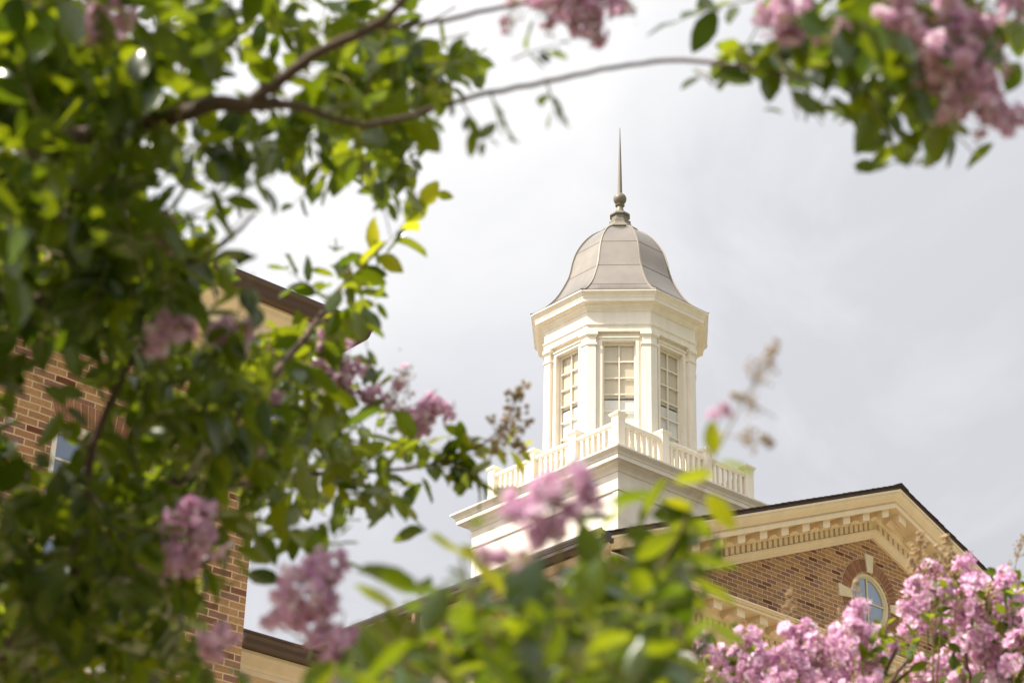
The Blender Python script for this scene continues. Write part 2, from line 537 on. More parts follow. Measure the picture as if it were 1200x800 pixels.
# brick walls (gable pentagon with round hole cut as a fan of strips)
WCX, WCZ, HR = -0.10, 12.755, 0.44
def gable_wall():
    mb = MB()
    corners = [(-XW, 11.2), (XW, 11.2), (XW, zr(XW) - 0.5), (-XW, zr(XW) - 0.5), (0, ZA - 0.5)]
    ths = sorted([2 * pi * k / 60 for k in range(60)] + [math.atan2(z - WCZ, x - WCX) % (2 * pi) for x, z in corners])
    n = len(ths)
    ring = [(WCX + HR * cos(t), WCZ + HR * sin(t)) for t in ths]
    def edge(th):       # hit of the ray from the window centre with a box / gable outline
        dx, dz = cos(th), sin(th)
        best = 1e9
        # lower line z = 11.2
        if dz < -1e-6: best = min(best, (11.2 - WCZ) / dz)
        # rake left / right
        for sgn in (1, -1):
            # z = ZA-.5 - SL*sgn*x
            den = dz + SL * sgn * dx
            if abs(den) > 1e-9:
                t = (ZA - 0.5 - SL * sgn * WCX - WCZ) / den
                if t > 0 and (WCX + t * dx) * sgn >= -1e-6: best = min(best, t)
        for X in (-XW, XW):
            if abs(dx) > 1e-9:
                t = (X - WCX) / dx
                if t > 0: best = min(best, t)
        return WCX + best * dx, WCZ + best * dz
    outer = [edge(t) for t in ths]
    vs = [(x, YW, z) for x, z in ring] + [(x, YW, z) for x, z in outer] + [(x, YW + 0.16, z) for x, z in ring]
    fs = []
    for k in range(n):
        k2 = (k + 1) % n
        fs.append((k, k2, n + k2, n + k)); fs.append((k, 2 * n + k, 2 * n + k2, k2))
    mb.add(vs, fs)
    mb.add([(-XW, YW, 11.2), (XW, YW, 11.2), (XW, YW, 0), (-XW, YW, 0)], [(0, 1, 2, 3)])
    return mb
gable_wall().build('gable_wall', M_brick_x, bld)
for X in (-XW, XW):
    MB().add([(X, YW, 0), (X, YB, 0), (X, YB, 12.0), (X, YW, 12.0)], [(0, 1, 2, 3)]).build('side_wall', M_brick_y, bld)
MB().add([(-XW, YB, 0), (XW, YB, 0), (XW, YB, 12), (0, YB, ZA - 0.2), (-XW, YB, 12)], [(0, 1, 2, 3, 4)]).build('rear_wall', M_brick_x, bld)

# roof: slabs plus stepped shingle courses along the rake
ZE = 11.911
mb = MB()
for s in (-1, 1):
    x1 = s * 6.249
    vs = []
    for y in (YW - OV - 0.0, YB + 0.4):
        vs += [(0, y, ZA - 0.012), (x1, y, ZE - 0.012), (x1, y, ZE - 0.06), (0, y, ZA - 0.06)]
    mb.add(vs, [(0, 1, 2, 3), (7, 6, 5, 4), (0, 4, 5, 1), (3, 2, 6, 7), (1, 5, 6, 2)])
    L = 6.249 / cos(math.atan(SL)); ncr = int(L / 0.145)
    for i in range(ncr):
        xa = s * 6.249 * i / ncr; xb = s * 6.249 * min(1.0, (i + 1.25) / ncr)
        for y0, y1 in ((YW - OV - 0.022 - random.uniform(0, .008), YB + 0.4),):
            za, zb = zr(xa) + 0.004, zr(xb) + 0.012 + random.uniform(0, .004)
            vs = [(xa, y0, za), (xb, y0, zb), (xb, y0, zb - 0.013), (xa, y0, za - 0.013),
                  (xa, y1, za), (xb, y1, zb), (xb, y1, zb - 0.013), (xa, y1, za - 0.013)]
            mb.add(vs, [(0, 1, 2, 3), (7, 6, 5, 4), (0, 4, 5, 1), (3, 2, 6, 7), (1, 5, 6, 2), (0, 3, 7, 4)])
y0 = YW - OV - 0.03
mb.add([(-0.16, y0, zr(.16) + 0.02), (0, y0, ZA + 0.03), (0.16, y0, zr(.16) + 0.02), (0.16, y0, zr(.16) + 0.005), (0, y0, ZA + 0.012), (-0.16, y0, zr(.16) + 0.005),
        (-0.16, YB, zr(.16) + 0.02), (0, YB, ZA + 0.03), (0.16, YB, zr(.16) + 0.02), (0.16, YB, zr(.16) + 0.005), (0, YB, ZA + 0.012), (-0.16, YB, zr(.16) + 0.005)],
       [(0, 1, 4, 5), (1, 2, 3, 4), (0, 6, 7, 1), (1, 7, 8, 2), (0, 5, 11, 6), (2, 8, 9, 3)])
mb.build('roof', M_shingle, bld)

# classical cornice: profile (out, drop) from the roof line down
CROWN = [(0.62, -0.065), (0.62, -0.098), (0.60, -0.102), (0.597, -0.125), (0.58, -0.16), (0.545, -0.195), (0.525, -0.21), (0.52, -0.225), (0.505, -0.227), (0.50, -0.235), (0.485, -0.237), (0.485, -0.262), (0.512, -0.264), (0.512, -0.335), (0.49, -0.338), (0.485, -0.325), (0.17, -0.325), (0.17, -0.345), (0.155, -0.355), (0.145, -0.385), (0.12, -0.415), (0.105, -0.425),
         (0.105, -0.44), (0.062, -0.44), (0.062, -0.565), (0.115, -0.565), (0.115, -0.585), (0.10, -0.592), (0.088, -0.62), (0.062, -0.655), (0.045, -0.665), (0.045, -0.70), (-0.02, -0.70), (-0.02, -0.065)]
MODI = [(0.462, -0.325), (0.462, -0.455), (0.392, -0.455), (0.375, -0.43), (0.345, -0.405), (0.30, -0.392), (0.255, -0.402), (0.225, -0.425), (0.20, -0.438), (0.165, -0.425), (0.15, -0.325)]
def modillion_mesh(slope, ax):
    """one bracket about its own origin, running along x (ax=0) or y (ax=1); slope shears it along a rake"""
    mb = MB()
    hw = 0.078
    if ax == 0:
        fn = lambda o, z, w: (w, -o, z - slope * w)
    else:
        fn = lambda o, z, w: (-o, w, z)
    mb.prism(MODI, -hw, hw, fn)
    return mb
def dentils(mb, s0, s1, fn, pitch=0.113, wd=0.069):
    n = int((s1 - s0) / pitch)
    for i in range(n):
        c = s0 + (i + 0.5) * (s1 - s0) / n
        mb.prism([(0.06, -0.441), (0.102, -0.441), (0.102, -0.556), (0.06, -0.556)], c - wd / 2, c + wd / 2, fn)

rake = sub('rake_cornice', (0, YW, ZA), bld)
mb = MB()
TOPM = CROWN[:11] + [(0.40, -0.237), (0.40, -0.065)]
for s_ in (-1, 1):
    a_, b_ = 6.08, 5.40
    ends = [((s_ * b_, YW, zr(b_)), (0, YW, ZA), CROWN), ((s_ * a_, YW, zr(a_)), (s_ * b_, YW, zr(b_)), TOPM)]
    for p_, q_, pr_ in ends:
        mb.rail(pr_, p_, q_, (0, -1, 0), (0, -1, 0))
for s in (-1, 1):
    dentils(mb, 0.06, 5.1, lambda o, z, w, s=s: (s * w, YW - o, zr(w) + z))
mb.build('dentil_moulding', M_trim, rake)
PM = 0.458
mL = modillion_mesh(-SL, 0); mR = modillion_mesh(SL, 0)
for s, mm in ((-1, mL), (1, mR)):
    first = None
    for i in range(12):
        w = 0.20 + i * PM
        if w > 5.05: break
        if first is None:
            o = mm.build('modillion', M_trim, None); first = o
        else:
            o = first.copy(); col.objects.link(o)
        o.location = (s * w, YW, zr(w)); o.parent = None
        put(o, rake)

def horiz_cornice(name, P0, P1, o0, o1, ztop, ax, fn, smin, smax, mstart, crown=CROWN):
    e_ = sub(name, P0, bld)
    mb = MB().rail(crown, (P0[0], P0[1], ztop), (P1[0], P1[1], ztop), o0, o1)
    dentils(mb, smin, smax, fn)
    mb.build('dentil_moulding', M_trim, e_)
    first = None
    s = mstart
    while s < smax - 0.1:
        if first is None:
            o = modillion_mesh(0, ax).build('modillion', M_trim); first = o
        else:
            o = first.copy(); col.objects.link(o)
        p = fn(0, 0, s)
        o.location = p
        put(o, e_)
        s += PM
    return e_
# pediment base cornice and the eave cornice meet in a mitre at the building corner
ZC = 11.985
k_ = CROWN.index((0.512, -0.335))
HC = [(-0.02, -0.20), (0.50, -0.232), (0.56, -0.240), (0.562, -0.262), (0.54, -0.266), (0.53, -0.285), (0.505, -0.29), (0.505, -0.300), (0.515, -0.302)] + [(0.515, -0.335)] + CROWN[k_ + 1:-1]
horiz_cornice('pediment_cornice', (-XW, YW, 0), (XW, YW, 0), (-1, -1, 0), (1, -1, 0), ZC, 0, lambda o, z, w: (w, YW - o, ZC + z), -XW + 0.0, XW, -XW - 0.30, crown=HC)
horiz_cornice('eave_cornice', (-XW, YB, 0), (-XW, YW, 0), (-1, 0, 0), (-1, -1, 0), ZC, 1, lambda o, z, w: (-XW - o, w, ZC + z), YW, YB, YW - 0.30)
# frieze board below the cornices
mb = MB()
mb.box(-XW - 0.03, XW + 0.03, YW - 0.03, YW + 0.05, ZC - 1.15, ZC - 0.69)
mb.box(-XW - 0.045, XW + 0.045, YW - 0.06, YW + 0.05, ZC - 1.21, ZC - 1.15)
mb.box(-XW - 0.03, -XW + 0.05, YW + 0.05, YB, ZC - 1.15, ZC - 0.69)
mb.box(-XW - 0.06, -XW + 0.05, YW + 0.05, YB, ZC - 1.21, ZC - 1.15)
mb.build('frieze', M_trim, bld)
MB().box(-XW - 0.617, -XW - 0.56, YW - OV + 0.005, YB, 11.84, 11.915).build('fascia', M_gutter_dark, bld)
# gutter along the left eave (ogee section), its end cap, downspout
gut = MB().rail([(0.625, 11.845), (0.74, 11.845), (0.765, 11.865), (0.775, 11.90), (0.80, 11.93), (0.81, 11.955), (0.81, 11.985), (0.79, 11.985), (0.78, 11.96), (0.625, 11.96)],
                (-XW, YW - OV - 0.02, 0), (-XW, YB, 0), (-1, 0, 0), (-1, 0, 0)).build('gutter', M_gutter_dark, bld)
ds = MB()
xd = -XW - 0.72; yd = -2.23
ds.box(xd - 0.05, xd + 0.05, yd - 0.04, yd + 0.04, 10.2, 11.86)
ds.box(-XW - 0.12, xd + 0.05, yd - 0.04, yd + 0.04, 10.1, 10.2)
ds.box(-XW - 0.12, -XW - 0.02, yd - 0.04, yd + 0.04, 0, 10.1)
ds.build('downspout', M_spout, bld, bevel=0.008)

# round window with brick ring and four keystones
rw = sub('round_window', (WCX, YW, WCZ), bld)
def ring(r0, r1, y0, y1, n=64):
    mb = MB()
    vs = []
    for k in range(n):
        c, s = cos(2 * pi * k / n), sin(2 * pi * k / n)
        for r, y in ((r0, y0), (r1, y0), (r1, y1), (r0, y1)):
            vs.append((WCX + r * c, y, WCZ + r * s))
    fs = []
    for k in range(n):
        a, b = 4 * k, 4 * ((k + 1) % n)
        for j in range(4):
            fs.append((a + j, a + (j + 1) % 4, b + (j + 1) % 4, b + j))
    return mb.add(vs, fs)
fr = ring(0.392, 0.441, YW + 0.022, YW + 0.12)
r2 = ring(0.368, 0.3935, YW + 0.045, YW + 0.12); fr.add(r2.v, r2.f)
fr.build('window_frame', M_stone, rw, smooth=40)
n = 48
MB().add([(WCX + 0.372 * cos(2 * pi * k / n), YW + 0.066, WCZ + 0.372 * sin(2 * pi * k / n)) for k in range(n)], [tuple(range(n))]).build('pane', M_glass_oculus, rw)
mb = MB()
mb.box(WCX - 0.011, WCX + 0.011, YW + 0.048, YW + 0.062, WCZ - 0.37, WCZ + 0.37)
mb.box(WCX - 0.37, WCX + 0.37, YW + 0.050, YW + 0.061, WCZ - 0.011, WCZ + 0.011)
mb.build('muntin', M_stone, rw)
mb = ring(0.45, 0.662, YW - 0.003, YW + 0.01); nbed = len(mb.f)
nv = 52
for k in range(nv):
    th = 2 * pi * (k + 0.5) / nv
    if min(abs((th - q + pi) % (2 * pi) - pi) for q in (0, pi / 2, pi, 3 * pi / 2)) < 0.145: continue
    dt = 2 * pi / nv * 0.5 - 0.009
    vs = []
    for y in (YW - 0.008, YW + 0.005):
        for r, t in ((0.458, th - dt), (0.458, th + dt), (0.652, th + dt), (0.652, th - dt)):
            vs.append((WCX + r * cos(t), y, WCZ + r * sin(t)))
    mb.add(vs, [(0, 1, 2, 3), (7, 6, 5, 4), (0, 4, 5, 1), (1, 5, 6, 2), (2, 6, 7, 3), (3, 7, 4, 0)])
ob = mb.build('brick_surround', M_vous, rw)
ob.data.materials.append(M_mortar)
ob.data.polygons.foreach_set('material_index', [1] * nbed + [0] * (len(mb.f) - nbed))
for q in range(4):
    th = pi / 2 * q
    mb = MB()
    def kp(u, v, w, th=th):
        return (WCX + u * cos(th) - v * sin(th), w, WCZ + u * sin(th) + v * cos(th))
    mb.prism([(0.452, -0.062), (0.74, -0.10), (0.74, 0.10), (0.452, 0.062)], YW - 0.03, YW + 0.01, kp)
    mb.build('keystone', M_stone, rw, bevel=0.006)
MB().box(-1.2, 1.0, YW + 0.3, YW + 0.34, 11.5, 13.9).build('dark_room', M_dark, rw)

# ================================================================== CUPOLA
cup = empty('cupola', (0, 0, 14.0), "cream octagonal cupola with bell shaped metal dome and spire above a square balustrade", 'cupola')
L = 19.39
ZB = 15.805
bp_ = sub('square_base', (0, 0, 14), cup)
prof = [(1.80, 12.6), (1.80, 15.165), (1.815, 15.17), (1.83, 15.175), (1.83, 15.20), (1.818, 15.203), (1.818, 15.49), (1.835, 15.493), (1.845, 15.52), (1.86, 15.545), (1.895, 15.575), (1.93, 15.59), (1.95, 15.595), (1.95, 15.612),
        (2.015, 15.615), (2.015, 15.685), (2.028, 15.69), (2.033, 15.712), (2.05, 15.735), (2.078, 15.758), (2.09, 15.772), (2.10, 15.776), (2.10, ZB)]
MB().loft(4, pi / 4, [p for p in prof[:12]]).build('frieze_box', M_cream, bp_)
MB().loft(4, pi / 4, prof[11:] + [(2.07, ZB + 0.008), (1.7, ZB + 0.05)]).build('cornice', M_cream, bp_)
# clapboard line shadow gaps are real steps; corner boards
mb = MB()
for sx in (-1, 1):
    for sy in (-1, 1):
        xs_ = sorted((sx * 1.70, sx * 1.812)); ys_ = sorted((sy * 1.70, sy * 1.812))
        MB().box(xs_[0], xs_[1], ys_[0], ys_[1], 12.6, 15.16).build('corner_board', M_cream, bp_)


bal = sub('balustrade', (0, 0, ZB), cup)
A = 1.56; ZD = ZB + 0.03; ZT = 16.63
def post_mb():
    mb = MB()
    mb.box(-0.082, 0.082, -0.082, 0.082, ZD, ZT)
    mb.loft(4, pi / 4, [(0.082, ZT - 0.02), (0.092, ZT - 0.01), (0.10, ZT + 0.0), (0.112, ZT + 0.02), (0.112, ZT + 0.055), (0.10, ZT + 0.062), (0.02, ZT + 0.10)])
    return mb
t3 = 2 * A / 3
pp = [(-A + t3 * i, -A) for i in range(3)] + [(A, -A + t3 * i) for i in range(3)] + [(A - t3 * i, A) for i in range(3)] + [(-A, A - t3 * i) for i in range(3)]
first = None
for x, y in pp:
    o = post_mb().build('post', M_cream) if first is None else first.copy()
    if first is None: first = o
    else: col.objects.link(o)
    o.location = (x, y, 0); put(o, bal)
firstb = None; firstr = {}
for i in range(12):
    a = Vector((*pp[i], 0)); b = Vector((*pp[(i + 1) % 12], 0))
    d = (b - a); ax = 0 if abs(d.x) > abs(d.y) else 1
    mid = (a + b) / 2
    if ax not in firstr:
        l = t3 / 2 - 0.082
        sw = (lambda o, z, w: (w, o, z)) if ax == 0 else (lambda o, z, w: (o, w, z))
        top = MB().prism([(-0.03, 16.47), (-0.045, 16.49), (-0.055, 16.50), (-0.055, 16.545), (-0.04, 16.56), (0.04, 16.56), (0.055, 16.545), (0.055, 16.50), (0.045, 16.49), (0.03, 16.47)], -l, l, sw).build('handrail', M_cream)
        low = MB().prism([(-0.035, ZD + 0.07), (-0.035, ZD + 0.13), (0.035, ZD + 0.13), (0.035, ZD + 0.07)], -l, l, sw).build('bottom_rail', M_cream)
        firstr[ax] = (top, low); rs = firstr[ax]
    else:
        rs = tuple(q.copy() for q in firstr[ax])
        for q in rs: col.objects.link(q)
    for q in rs:
        q.location = mid; put(q, bal)
    nb = 6
    for k in range(nb):
        p = a + d * ((k + 1) / (nb + 1) * 0.90 + 0.05)
        if firstb is None:
            o = MB().box(-0.028, 0.028, -0.028, 0.028, ZD + 0.125, 16.475).build('baluster', M_cream); firstb = o
        else:
            o = firstb.copy(); col.objects.link(o)
        o.location = p; put(o, bal)

# octagonal lantern: one face modelled on the -Y side, turned about the axis
lan = sub('lantern', (0, 0, ZB), cup)
AP = 1.335                     # apothem of the pilaster faces
fh = AP * tan(pi / 8)
Z0, ZW1, ZW0 = ZB + 0.04, L - 0.86, L - 0.86 - 2.0
OW = 0.292                     # half width of the window opening
def wall_face():
    mb = MB()
    y0, y1 = -1.27, -1.15
    e0, e1 = 1.27 * tan(pi / 8), 1.15 * tan(pi / 8)
    for s in (-1, 1):
        mb.prism([(s * OW, y0), (s * e0, y0), (s * e1, y1), (s * OW, y1)], Z0, L - 0.60, lambda u, v, w: (u, v, w))
    mb.box(-OW, OW, y0, y1, ZW1, L - 0.60)
    mb.box(-OW, OW, y0, y1, Z0, ZW0)
    return mb
def window_frame():
    mb = MB()
    # outer casing on the wall face
    c = 0.048
    mb.box(-OW - c, -OW + 0.004, -1.295, -1.262, ZW0 - 0.02, ZW1 + c)
    mb.box(OW - 0.004, OW + c, -1.295, -1.262, ZW0 - 0.02, ZW1 + c)
    mb.box(-OW + 0.004, OW - 0.004, -1.295, -1.262, ZW1 - 0.004, ZW1 + c)
    mb.box(-OW - c - 0.015, OW + c + 0.015, -1.315, -1.262, ZW1 + c + 0.001, ZW1 + c + 0.022)
    mb.box(-OW - 0.08, OW + 0.08, -1.34, -1.20, ZW0 - 0.06, ZW0 - 0.021)
    # sash
    w = 0.036
    mb.box(-OW + 0.003, -OW + w, -1.195, -1.155, ZW0, ZW1 - 0.002)
    mb.box(OW - w, OW - 0.003, -1.195, -1.155, ZW0, ZW1 - 0.002)
    mb.box(-OW + w, OW - w, -1.194, -1.156, ZW1 - 0.045, ZW1 - 0.003)
    mb.box(-OW + w, OW - w, -1.194, -1.156, ZW0 + 0.001, ZW0 + 0.07)
    return mb
def window_muntin():
    mb = MB()
    w = 0.036
    z0, z1 = ZW0 + 0.07, ZW1 - 0.045
    mb.box(-0.011, 0.011, -1.192, -1.160, z0, z1)
    nrow = 6
    for i in range(1, nrow):
        z = z1 - (z1 - z0) * i / nrow
        mb.box(-OW + w, OW - w, -1.190, -1.162, z - 0.011, z + 0.011)
    return mb
def window_pane():
    return MB().add([(-OW + 0.03, -1.172, ZW0 + 0.03), (OW - 0.03, -1.172, ZW0 + 0.03), (OW - 0.03, -1.172, ZW1 - 0.03), (-OW + 0.03, -1.172, ZW1 - 0.03)], [(0, 1, 2, 3)])
def pilaster_mb(inset, z0, z1, arm=0.152, grow=0.0):
    """bent pilaster wrapped round the corner between the -Y face and the next one"""
    mb = MB()
    a0 = AP + grow; ai = 1.262; arm = arm + grow
    def face(ap, dist):                         # point on the -Y face at dist from its right corner
        return Vector((ap * tan(pi / 8) - dist, -ap))
    rot = Matrix.Rotation(pi / 4, 2)
    def other(ap, dist):
        return rot @ Vector((-ap * tan(pi / 8) + dist, -ap))
    c0 = face(a0, 0); ci = face(ai, 0)
    x0 = AP * tan(pi / 8) - arm
    q = [Vector((x0, -a0)), c0, rot @ Vector((-x0, -a0)), rot @ Vector((-x0, -ai)), ci, Vector((x0, -ai))]
    mb.prism([(p.x, p.y) for p in q], z0, z1, lambda u, v, w: (u, v, w))
    return mb
def pilaster_full():
    mb = MB()
    for g_, a, b in ((0.0, Z0 + 0.16, L - 0.70), (0.028, Z0, Z0 + 0.16),
                     (0.018, L - 0.955, L - 0.915), (0.016, L - 0.79, L - 0.765), (0.034, L - 0.765, L - 0.70)):
        q = pilaster_mb(0, a, b, grow=g_)
        mb.add(q.v, q.f)
    return mb
protos = {}
for k in range(8):
    ang = k * pi / 4
    def place(name, builder, mat, parent, **kw):
        if name not in protos:
            o = builder().build(name, mat, **kw); protos[name] = o
        else:
            o = protos[name].copy(); col.objects.link(o)
        o.location = (0, 0, 0)
        o.rotation_euler = (0, 0, ang)
        put(o, parent)
        return o
    place('wall', wall_face, M_cream, lan)
    place('pilaster', pilaster_full, M_cream, lan)
    w = place('window', window_frame, M_cream, lan)
    for nm, bf, mt in (('muntin', window_muntin, M_cream), ('pane', window_pane, M_clear)):
        if nm not in protos:
            o = bf().build(nm, mt); protos[nm] = o
        else:
            o = protos[nm].copy(); col.objects.link(o)
        o.location = (0, 0, 0); o.rotation_euler = (0, 0, 0)
        o.parent = w
# inside: floor, ceiling, a plain core post so that the panes look into a room
MB().loft(8, pi / 8, [(1.145, Z0 + 0.01), (1.145, Z0 + 0.04)]).build('floor', M_inner, lan)
MB().loft(8, pi / 8, [(1.145, L - 0.72), (1.145, L - 0.66)]).build('ceiling', M_inner, lan)
# roller blinds behind each window, drawn part way down
def blind(z0=ZW0 + 0.95, z1=ZW1 - 0.02, y=-1.146):
    return MB().box(-0.285, 0.285, y, y + 0.005, z0, z1)
def panel():  # white panel put in for the pale reflection in the lower panes
    mb = blind(ZW0 + 0.0, ZW0 + 0.92, -1.144)
    return mb
M_blind = paint("beige_blind", (0.72, 0.63, 0.47), 0.8, bump=0)
def translucent(m, c, f):
    nt = m.node_tree; o = nt.nodes['Material Output']; b = nt.nodes['Principled BSDF']
    t = N(nt, 'ShaderNodeBsdfTranslucent', inp={'Color': (*c, 1)}); mx = N(nt, 'ShaderNodeMixShader', inp={0: f})
    nt.links.new(b.outputs[0], mx.inputs[1]); nt.links.new(t.outputs[0], mx.inputs[2]); nt.links.new(mx.outputs[0], o.inputs[0])
translucent(M_blind, (0.90, 0.78, 0.56), 0.10)
M_panel = paint("reflection_white", (0.82, 0.80, 0.75), 0.8, bump=0, streak=.2)
for k in range(8):
    ang = k * pi / 4
    place('blind', blind, M_blind, lan)
    place('lower_reflection_panel', panel, M_panel, lan)

ent = sub('entablature', (0, 0, L - 0.7), cup)
prof = [(1.26, L - 0.70), (1.345, L - 0.70), (1.345, L - 0.60), (1.352, L - 0.598), (1.352, L - 0.585), (1.368, L - 0.575), (1.368, L - 0.555), (1.338, L - 0.55),
        (1.338, L - 0.315), (1.352, L - 0.312), (1.352, L - 0.295), (1.362, L - 0.275), (1.385, L - 0.25), (1.41, L - 0.235), (1.42, L - 0.22), (1.425, L - 0.205), (1.46, L - 0.20), (1.465, L - 0.19),
        (1.505, L - 0.188), (1.505, L - 0.125), (1.515, L - 0.12), (1.518, L - 0.10), (1.53, L - 0.075), (1.555, L - 0.045), (1.565, L - 0.03), (1.58, L - 0.027), (1.58, L)]
MB().loft(8, pi / 8, prof[:9]).build('frieze', M_cream, ent)
MB().loft(8, pi / 8, prof[8:] + [(1.55, L + 0.012), (1.3, L + 0.02)]).build('cornice', M_cream, ent)

dome = sub('dome', (0, 0, L), cup)
DP = [(1.715, 0.004), (1.62, 0.045), (1.52, 0.115), (1.41, 0.217), (1.30, 0.335), (1.20, 0.475), (1.125, 0.61), (1.06, 0.745), (1.005, 0.87), (0.965, 1.01), (0.935, 1.17), (0.90, 1.31),
      (0.845, 1.46), (0.765, 1.61), (0.66, 1.76), (0.54, 1.885), (0.41, 1.98), (0.29, 2.045), (0.24, 2.06)]
def smoothp(P_, m=4):
    o = []
    for i in range(len(P_) - 1):
        p0 = P_[max(i - 1, 0)]; p1 = P_[i]; p2 = P_[i + 1]; p3 = P_[min(i + 2, len(P_) - 1)]
        for j in range(m):
            t = j / m
            o.append(tuple(0.5 * (2 * p1[k] + (p2[k] - p0[k]) * t + (2 * p0[k] - 5 * p1[k] + 4 * p2[k] - p3[k]) * t * t + (3 * p1[k] - p0[k] - 3 * p2[k] + p3[k]) * t ** 3) for k in range(2)))
    o.append(P_[-1])
    return o
DS = smoothp(DP, 3)
c8 = cos(pi / 8)
MB().loft(8, pi / 8, [(r * c8, L + z) for r, z in DS]).build('dome_skin', M_dome, dome, smooth=24)
first = None
for k in range(8):
    t = pi / 8 + k * pi / 4
    if first is None:
        mb = MB(); vs = []; fs = []
        for i, (r, z) in enumerate(DS):
            for dw, dr in ((-0.012, -0.004), (-0.012, 0.013), (0.012, 0.013), (0.012, -0.004)):
                vs.append((r + dr, dw, L + z + (0.012 if dr > 0 else 0)))
        for i in range(len(DS) - 1):
            for j in range(4):
                fs.append((4 * i + j, 4 * i + (j + 1) % 4, 4 * i + 4 + (j + 1) % 4, 4 * i + 4 + j))
        fs += [(0, 1, 2, 3), tuple(4 * (len(DS) - 1) + j for j in (3, 2, 1, 0))]
        mb.add(vs, fs)
        o = mb.build('rib', M_rib, smooth=40); first = o
    else:
        o = first.copy(); col.objects.link(o)
    o.location = (0, 0, 0); o.rotation_euler = (0, 0, t)
    put(o, dome)
mb = MB()
def rz(zq):
    for i in range(len(DS) - 1):
        if DS[i][1] <= zq <= DS[i + 1][1]:
            f = (zq - DS[i][1]) / (DS[i + 1][1] - DS[i][1]); return DS[i][0] + f * (DS[i + 1][0] - DS[i][0])
for zq in (0.30, 0.85, 1.42):
    r = rz(zq) * c8; r2 = rz(zq + 0.012) * c8
    mb.loft(8, pi / 8, [(r - 0.01, L + zq - 0.001), (r + 0.0035, L + zq), (r2 + 0.0035, L + zq + 0.010), (r2 - 0.01, L + zq + 0.011)], cap=False)
mb.build('seam', M_seam, dome)

fin = sub('finial', (0, 0, L + 2.05), cup)
T = L + 2.05
MB().loft(8, pi / 8, [(0.33, T - 0.015), (0.33, T + 0.0), (0.30, T + 0.035), (0.215, T + 0.11), (0.20, T + 0.15), (0.20, T + 0.20), (0.17, T + 0.21)]).build('cap_plate', M_finial, fin)
MB().loft(8, pi / 8, [(0.155, T + 0.205), (0.15, T + 0.33), (0.185, T + 0.34), (0.185, T + 0.36), (0.165, T + 0.39), (0.09, T + 0.43), (0.085, T + 0.45)]).build('pedestal', M_finial, fin)
def lathe(prof, n=28):
    return MB().loft(n, 0, prof)
lathe([(0.085, T + 0.45), (0.06, T + 0.53), (0.055, T + 0.57), (0.085, T + 0.585), (0.09, T + 0.60), (0.07, T + 0.615), (0.05, T + 0.63)]).build('neck', M_finial, fin, smooth=35)
BZ = T + 0.735; br_ = 0.123
lathe([(max(0.012, br_ * sin(pi * i / 18)), BZ - br_ * cos(pi * i / 18)) for i in range(19)]).build('ball', M_finial, fin, smooth=60)
lathe([(0.045, BZ + 0.10), (0.042, BZ + 0.2), (0.03, BZ + 0.75), (0.018, BZ + 1.2), (0.006, 23.765)], 12).build('spire', M_finial, fin, smooth=60)

# ================================================================== LEFT BRICK HALL
hall = empty('brick_hall', (-18, -6, 0), "tall brick hall with brown gutter and white sash window, half hidden behind the leafy tree", 'building')
YL, XR = -9.6, -13.91
XL = -27.0
wx0, wx1, wz0, wz1 = -15.98, -15.02, 7.1, 9.15
OPEN = [(wx0, wx1, wz0, wz1), (wx0, wx1, 3.0, 5.05), (wx0 - 3.2, wx1 - 3.2, wz0, wz1), (wx0 - 3.2, wx1 - 3.2, 3.0, 5.05)]
mb = MB()
xs = sorted({XL, XR} | {o[0] for o in OPEN} | {o[1] for o in OPEN}); zs = sorted({0, 10.45} | {o[2] for o in OPEN} | {o[3] for o in OPEN})
for i in range(len(xs) - 1):
    for j in range(len(zs) - 1):
        cx, cz = (xs[i] + xs[i + 1]) / 2, (zs[j] + zs[j + 1]) / 2
        if any(o[0] < cx < o[1] and o[2] < cz < o[3] for o in OPEN): continue
        mb.add([(xs[i], YL, zs[j]), (xs[i + 1], YL, zs[j]), (xs[i + 1], YL, zs[j + 1]), (xs[i], YL, zs[j + 1])], [(0, 1, 2, 3)])
for a, b, c, d in OPEN:
    mb.add([(a, YL, c), (a, YL + .2, c), (a, YL + .2, d), (a, YL, d), (b, YL, c), (b, YL + .2, c), (b, YL + .2, d), (b, YL, d)], [(0, 1, 2, 3), (7, 6, 5, 4), (3, 2, 6, 7), (0, 4, 5, 1)])
mb.build('front_wall', M_brick_x, hall, recalc=False)
for X in (XL, XR):
    MB().add([(X, YL, 0), (X, 6, 0), (X, 6, 10.45), (X, YL, 10.45)], [(0, 1, 2, 3)]).build('side_wall', M_brick_y, hall)
MB().add([(XL, 6, 0), (XR, 6, 0), (XR, 6, 10.45), (XL, 6, 10.45)], [(0, 1, 2, 3)]).build('rear_wall', M_brick_x, hall)
HCR = [(0.57, 10.64), (0.57, 10.60), (0.555, 10.585), (0.54, 10.55), (0.50, 10.51), (0.48, 10.495), (0.475, 10.47), (0.46, 10.465), (0.46, 10.30), (0.44, 10.295), (0.44, 10.31), (0.12, 10.31),
       (0.12, 10.27), (0.09, 10.22), (0.05, 10.19), (0.035, 10.185), (0.035, 9.93), (0.06, 9.925), (0.06, 9.90), (0.03, 9.88), (-0.02, 9.88), (-0.02, 10.64)]
crn = MB()
crn.rail(HCR, (XL, YL, 0), (XR, YL, 0), (-1, -1, 0), (1, -1, 0))
crn.rail(HCR, (XR, YL, 0), (XR, 6, 0), (1, -1, 0), (1, 1, 0))
crn.build('cornice', M_trim, hall)
GUT = [(0.575, 10.62), (0.66, 10.62), (0.675, 10.65), (0.685, 10.69), (0.70, 10.72), (0.715, 10.735), (0.715, 10.765), (0.70, 10.765), (0.69, 10.745), (0.575, 10.745)]
gt = MB()
